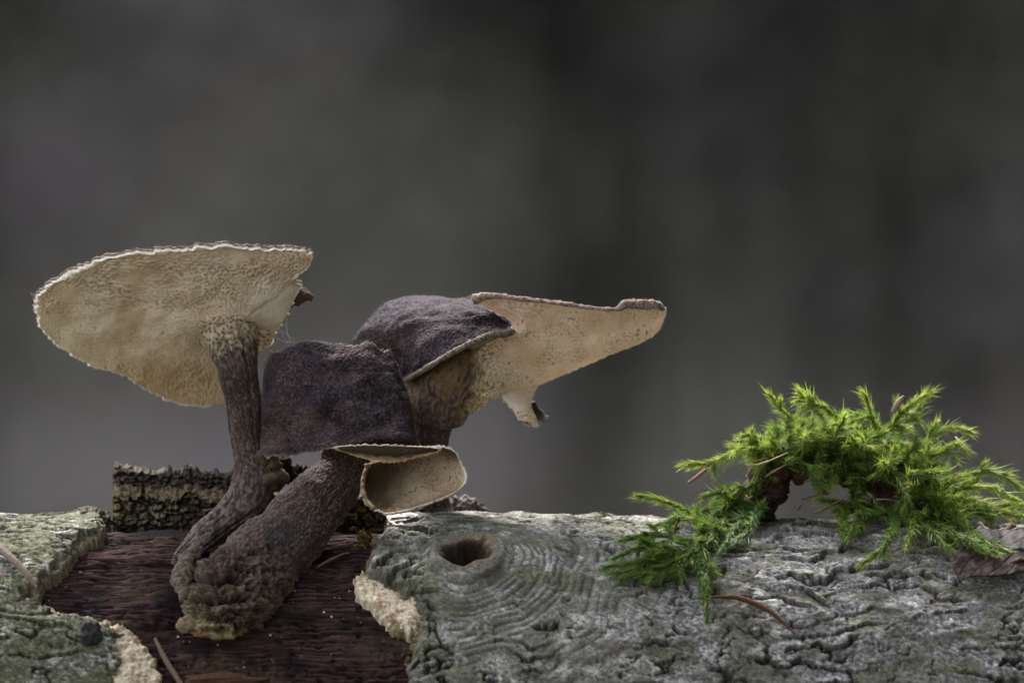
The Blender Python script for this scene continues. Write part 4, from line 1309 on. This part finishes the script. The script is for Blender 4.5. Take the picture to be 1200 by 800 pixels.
for k in range(14):
    bx, by = rg.uniform(840, 890), rg.uniform(580, 612); an = rg.gauss(math.radians(120), .8); ln = rg.uniform(18, 32)
    y0 = rg.uniform(-8, 2)
    shoot(sprig, [(bx, by, y0), (bx + math.cos(an) * ln * .5, by - math.sin(an) * ln * .5, y0 - 1), (bx + math.cos(an) * ln, by - math.sin(an) * ln * .75, y0 - 3)], 950 + k, 1.5, .085, 42, (DEEP, (.12, .19, .025)), branches=1)

# brown dead strands tangled in the moss
for k in range(26):
    bx, by = rg.uniform(885, 1130), rg.uniform(525, 605)
    an = rg.uniform(0, 6.28); ln = rg.uniform(20, 55); y0 = rg.uniform(-9, 2)
    p = np.array([(bx, by, y0), (bx + math.cos(an) * ln * .5 + rg.uniform(-8, 8), by + math.sin(an) * ln * .35 + rg.uniform(-6, 6), y0 - 2), (bx + math.cos(an) * ln, by + math.sin(an) * ln * .6, y0 - rg.uniform(0, 4))])
    V, F = tube(Pa(p), [.16, .2, .06], 5, 16, .12, 1, k)
    mesh('dead_strand', V, F, M_DEAD, moss, [rg.choice([(.10, .055, .03), (.16, .11, .06), (.06, .035, .022), (.24, .19, .11)])])

# rotten twig under the moss
twig = thing('rotten_twig', 'dark rotten twig arching under the bright moss', 'twig', on_log(893, 612, 3))
V, F = tube(np.array([P(893, 606, 2), P(897, 592, 2), P(899, 572, 1), P(906, 552, 0), P(930, 541, 2), P(955, 538, 3)]), [1.0, 2.6, 3.9, 3.6, 2.2, 1.6], 40, 90, 1.4, .35, 11, amp2=.5, sc2=1.1)
c, _ = stem_color(V, 251, .25, (.045, .025, .022)); mesh('upright_stub', V, F, M_BARK, twig, c)
V, F = tube(np.array([P(925, 540, 3), P(960, 542, 3), P(990, 555, 2), P(1025, 560, 3), P(1060, 585, 4), P(1100, 606, 2), P(1140, 620, -2)]), [1.6, 2.4, 2.6, 2.8, 3, 2.5, 1], 36, 120, 1.2, .35, 12, amp2=.5, sc2=1.1)
c, _ = stem_color(V, 252, .3, (.06, .030, .022)); mesh('arched_limb', V, F, M_BARK, twig, c)
V, F = tube(np.array([P(970, 545, 1), P(967, 560, -1), P(965, 578, -2)]), [2.2, 2.4, .9], 30, 50, .8, .5, 13, amp2=.4, sc2=1.3)
c, _ = stem_color(V, 253, .7, (.20, .15, .075)); mesh('hanging_flake', V, F, M_BARK, twig, c)
V, F = tube(np.array([P(930, 546, 0), P(936, 558, -1), P(937, 568, -1)]), [1.4, 1.5, .4], 20, 30, .6, .5, 14)
mesh('hanging_flake', V, F, M_BARK, twig, [(.05, .024, .017)])

# ------------------------------------------------------------------ litter on the log
def needle(label, pts, r, col, n=6):
    path = np.array(pts)
    V, F = tube(path, r, n, 40, 0.05, 1, 3)
    o = mesh('pine_needle', V, F, M_DEAD, None, [col])
    return tag(o, label, 'needle')


needle('curved red-brown needle on bark below the hanging moss sprig', [on_log(832, 722, 5.2), on_log(865, 722, 5.0), on_log(900, 734, 4.7), on_log(932, 757, 4.2)], [.25, .42, .45, .1], (.065, .028, .018), 8)
needle('thick brown needle lying across the green bark flap', [on_log(-12, 660, 5), on_log(12, 678, 4.8), on_log(30, 692, 4.4), on_log(44, 705, 3.5)], [.75, .7, .55, .2], (.15, .11, .09), 8)
needle('straight brown needle on dark wood beside the torn cream flap', [on_log(182, 752, 1.2), on_log(195, 777, 1.0), on_log(214, 806, 1)], [.3, .5, .5], (.13, .085, .065), 8)
needle('short needle poking out under the green moss tip', [P(807, 565, -9), P(817, 558, -9), P(827, 550, -8)], [.3, .35, .3], (.20, .12, .09), 7)
needle('pale dry needle caught in the upper moss', [P(1046, 482, -5), P(1053, 472, -6), P(1059, 464, -7)], [.4, .6, .15], (.22, .17, .14), 7)
needle('tan needle tip beside the right moss frond', [P(1120, 512, -8), P(1128, 521, -9), P(1137, 530, -9)], [.2, .3, .2], (.42, .30, .18), 7)
needle('thin dark needle on bare wood between thick stem and torn underbark', [on_log(372, 667, .6), on_log(388, 660, .8), on_log(408, 652, .9)], [.2, .25, .12], (.13, .08, .07), 6)


def outside(g, gap):
    """push points that lie inside the bark out towards the viewer"""
    rl = RC + TH_B + gap; dz = g[..., 2] - ZC
    yl = np.where(np.abs(dz) < rl, -np.sqrt(np.maximum(rl ** 2 - dz ** 2, 0)), 1e3)
    g = g.copy(); g[..., 1] = np.where((np.abs(dz) < rl) & (g[..., 1] > yl), yl, g[..., 1])
    return g


def leafsheet(name, label, rows, nu, nv, c0, c1, seed, thick=.25):
    g = outside(loft(rows, nu, nv), 1.0); N = gnorm(g, toward=(0, -1, .3))
    u, v = np.meshgrid(np.linspace(0, 1, nu), np.linspace(0, 1, nv))
    x, z = g[..., 0], g[..., 2]
    rib = np.abs(((u * 5 + v * 1.5) % 1) - .5)
    g = g + N * (.25 * fb2(x / 3, z / 3, seed, 3) - .12 * np.exp(-(rib / .05) ** 2))[..., None]
    c = mixc(full(u.shape, c0), c1, sst(-.3, .5, fb2(x / 2.5, z / 2.5, seed + 1, 4)))
    V, F = join([(g, gfaces(nv, nu)), (g - N * thick, gfaces(nv, nu, flip=True))])
    o = mesh(name, V, F, M_DEAD, None, np.concatenate([c.reshape(-1, 3)] * 2))
    return tag(o, label, 'leaf')


leafsheet('dead_leaf', 'dark brown curled dead leaf pressed on the bark under moss', [[(1112, 652, -19), (1140, 646, -20), (1165, 652, -20), (1195, 646, -20), (1230, 648, -20)], [(1116, 664, -24), (1142, 660, -26), (1168, 662, -27), (1198, 654, -27), (1230, 654, -27)], [(1124, 680, -28), (1142, 674, -28), (1168, 674, -28), (1196, 668, -26), (1230, 664, -25)]], 110, 44, (.010, .005, .0045), (.024, .014, .011), 401)
leafsheet('dead_leaf', 'grey weathered leaf scrap lying flat beside the moss', [[(1118, 624, -4), (1145, 618, -3), (1180, 620, -3), (1230, 622, -3)], [(1122, 634, -10), (1150, 628, -10), (1184, 630, -10), (1230, 631, -10)], [(1130, 642, -15), (1155, 644, -16), (1186, 642, -16), (1230, 640, -16)]], 90, 36, (.02, .017, .017), (.06, .053, .053), 411)
leafsheet('dead_leaf', 'small russet leaf curl on the grey leaf scrap', [[(1146, 632, -14), (1156, 626, -15), (1166, 631, -15)], [(1145, 637, -16), (1157, 630, -18), (1168, 637, -17)]], 40, 20, (.20, .075, .035), (.30, .14, .08), 415)
V, F = tube(np.array([P(1168, 644, -17), P(1175, 632, -16), P(1182, 618, -13), P(1190, 616, -12)]), [.6, .65, .5, .3], 10, 30, .15, 1, 4)
tag(mesh('broken_twig', V, F, M_BARK, None, [(.085, .05, .038)]), 'short dark twig stub standing in the leaf scraps', 'twig')
for k, (lab, pts, r) in enumerate((('pale curled grass blade over the leaf scraps', [(1140, 618, -8), (1148, 612, -10), (1154, 618, -11), (1166, 622, -12), (1176, 619, -12)], .22), ('straw coloured grass curl beside the twig stub', [(1176, 640, -17), (1186, 636, -18), (1196, 642, -18), (1206, 638, -18)], .35))):
    V, F = tube(Pa(np.array(pts)), np.full(len(pts), r), 7, 50, .06, 1, k)
    tag(mesh('grass_blade', V, F, M_DEAD, None, [(.42, .36, .27)]), lab, 'grass')

# rolled bark scrap and shaded rubble behind the knot
V, F = tube(np.array([P(528, 604, 6), P(540, 596, 6), P(553, 598, 6), P(566, 610, 6)]), [2.0, 2.4, 2.0, 1.0], 40, 60, 1.0, .5, 21, amp2=.4, sc2=1.4)
c, _ = stem_color(V, 261, .8, (.12, .105, .095))
tag(mesh('bark_curl', V, F, M_BARK, None, c), 'rolled grey bark scrap on the crest behind the splinter', 'bark')
V, F = join([blob(P(a, b, y_), r_, k, .45, .4, 20, (1.3, 1, .7)) for k, (a, b, y_, r_) in enumerate(((436, 612, 4, 3.6), (462, 603, 4, 2.8), (490, 602, 5, 2.5), (415, 622, 3, 2.8), (447, 622, 0, 2.2)))])
tag(mesh('bark_rubble', V, F, M_BARK, None, [(.035, .028, .024)]), 'dark crumbling bark heap beneath the curled cap lobe', 'bark')
# golden bud-scale tuft
bs = []
cs0 = on_log(427, 641, 1.6)
for k in range(60):
    d = np.array([random.gauss(0, 1), -abs(random.gauss(0, 1)) - .2, random.gauss(0, 1)]); d /= np.linalg.norm(d)
    s_ = np.cross(d, [0, 0, 1.]); s_ /= np.linalg.norm(s_); u_ = np.cross(s_, d)
    b = cs0 + d * random.uniform(.4, 1.2)
    l = random.uniform(.8, 1.5); w_ = random.uniform(.25, .45)
    bs.append((np.array([b - s_ * w_, b + s_ * w_, b + d * l + s_ * w_ * .4 + u_ * .3, b + d * l - s_ * w_ * .4 + u_ * .3]), np.array([[0, 1, 2, 3]])))
bs.append(blob(cs0, 1.2, 9, .3, .4, 14))
V, F = join(bs)
c = np.tile([.17, .115, .04], (len(V), 1)) * np.repeat(RNG.uniform(.4, 1.3, (len(V) + 3) // 4), 4)[:len(V), None]
tag(mesh('bud_scale', V, F, M_DEAD, None, c, smooth=False), 'golden brown dry bud scale tuft at the bark edge', 'bud scale')
# loose crumbs
V, F = blob(on_log(219, 735, .8), 1.65, 41, .25, .7, 24, (1.1, .8, .85))
tag(mesh('wood_crumb', V, F, M_CRUMB, None, [(.16, .125, .085)]), 'tan rounded crumb at the foot of the thick stem', 'crumb')
V, F = blob(on_log(240, 743, .4), 1.5, 42, .35, .5, 18, (1.6, .5, .5))
tag(mesh('wood_crumb', V, F, M_CRUMB, None, [(.15, .075, .03)]), 'flat orange-brown flake next to the tan crumb', 'crumb')
V, F = blob(on_log(467, 741, .8), 1.4, 43, .3, .6, 18, (1, .7, 1.1))
tag(mesh('wood_crumb', V, F, M_CRUMB, None, [(.17, .14, .08)]), 'brown crumb tucked under the pale torn underbark', 'crumb')
V, F = blob(on_log(262, 797, .5), 2.6, 44, .35, .5, 20, (2.4, .4, .45))
tag(mesh('wood_crumb', V, F, M_CRUMB, None, [(.06, .032, .02)]), 'long brown sliver low on the bare wood', 'crumb')
bits = []; bc = []
rg2 = random.Random(77)
for k in range(230):
    px = rg2.uniform(50, 478); py = 632 + 168 * rg2.random() ** .8
    sz = rg2.choice([.1, .12, .14, .18, .3]) * rg2.uniform(.6, 1.2)
    if px > 200 and px < 330 and py < 720: continue
    b_ = blob(on_log(px, py, .15), sz, k, .4, .5, 5)
    bits.append(b_)
    cc = rg2.choice([(.05, .04, .035), (.03, .025, .022), (.14, .10, .07), (.06, .04, .035), (.09, .07, .05)]) if sz > .2 else rg2.choice([(.5, .47, .43), (.06, .05, .04), (.12, .09, .07), (.03, .025, .02), (.04, .03, .025)])
    bc.append(np.tile(cc, (b_[0].size // 3, 1)))
V, F = join(bits)
tag(mesh('wood_grit', V, F, M_CRUMB, None, np.concatenate(bc)), 'scattered pale and black grit on the bare wood', 'grit', kind='stuff')

# spider threads
M_SILK = material('silk', .4, (3, 9), 0, 0, color=(.75, .73, .72), transl=.3)
web = []
for a, b, s_ in ((P(327, 384, -3), P(338, 402, -4), .3), (P(334, 378, -4), P(341, 402, -4), .2), (P(336, 372, -5), P(336, 392, -4), .1), (P(324, 396, -3), P(345, 400, -4), .4), (P(330, 387, -3), P(345, 397, -4), .2)):
    m_ = (a + b) / 2 - [0, 0, s_]
    web.append(tube(np.array([a, m_, b]), [.006] * 3, 4, 24, endround=False))
V, F = join(web)
tag(mesh('cobweb', V, F, M_SILK), 'faint spider threads strung between the pale cap and dark caps', 'cobweb')
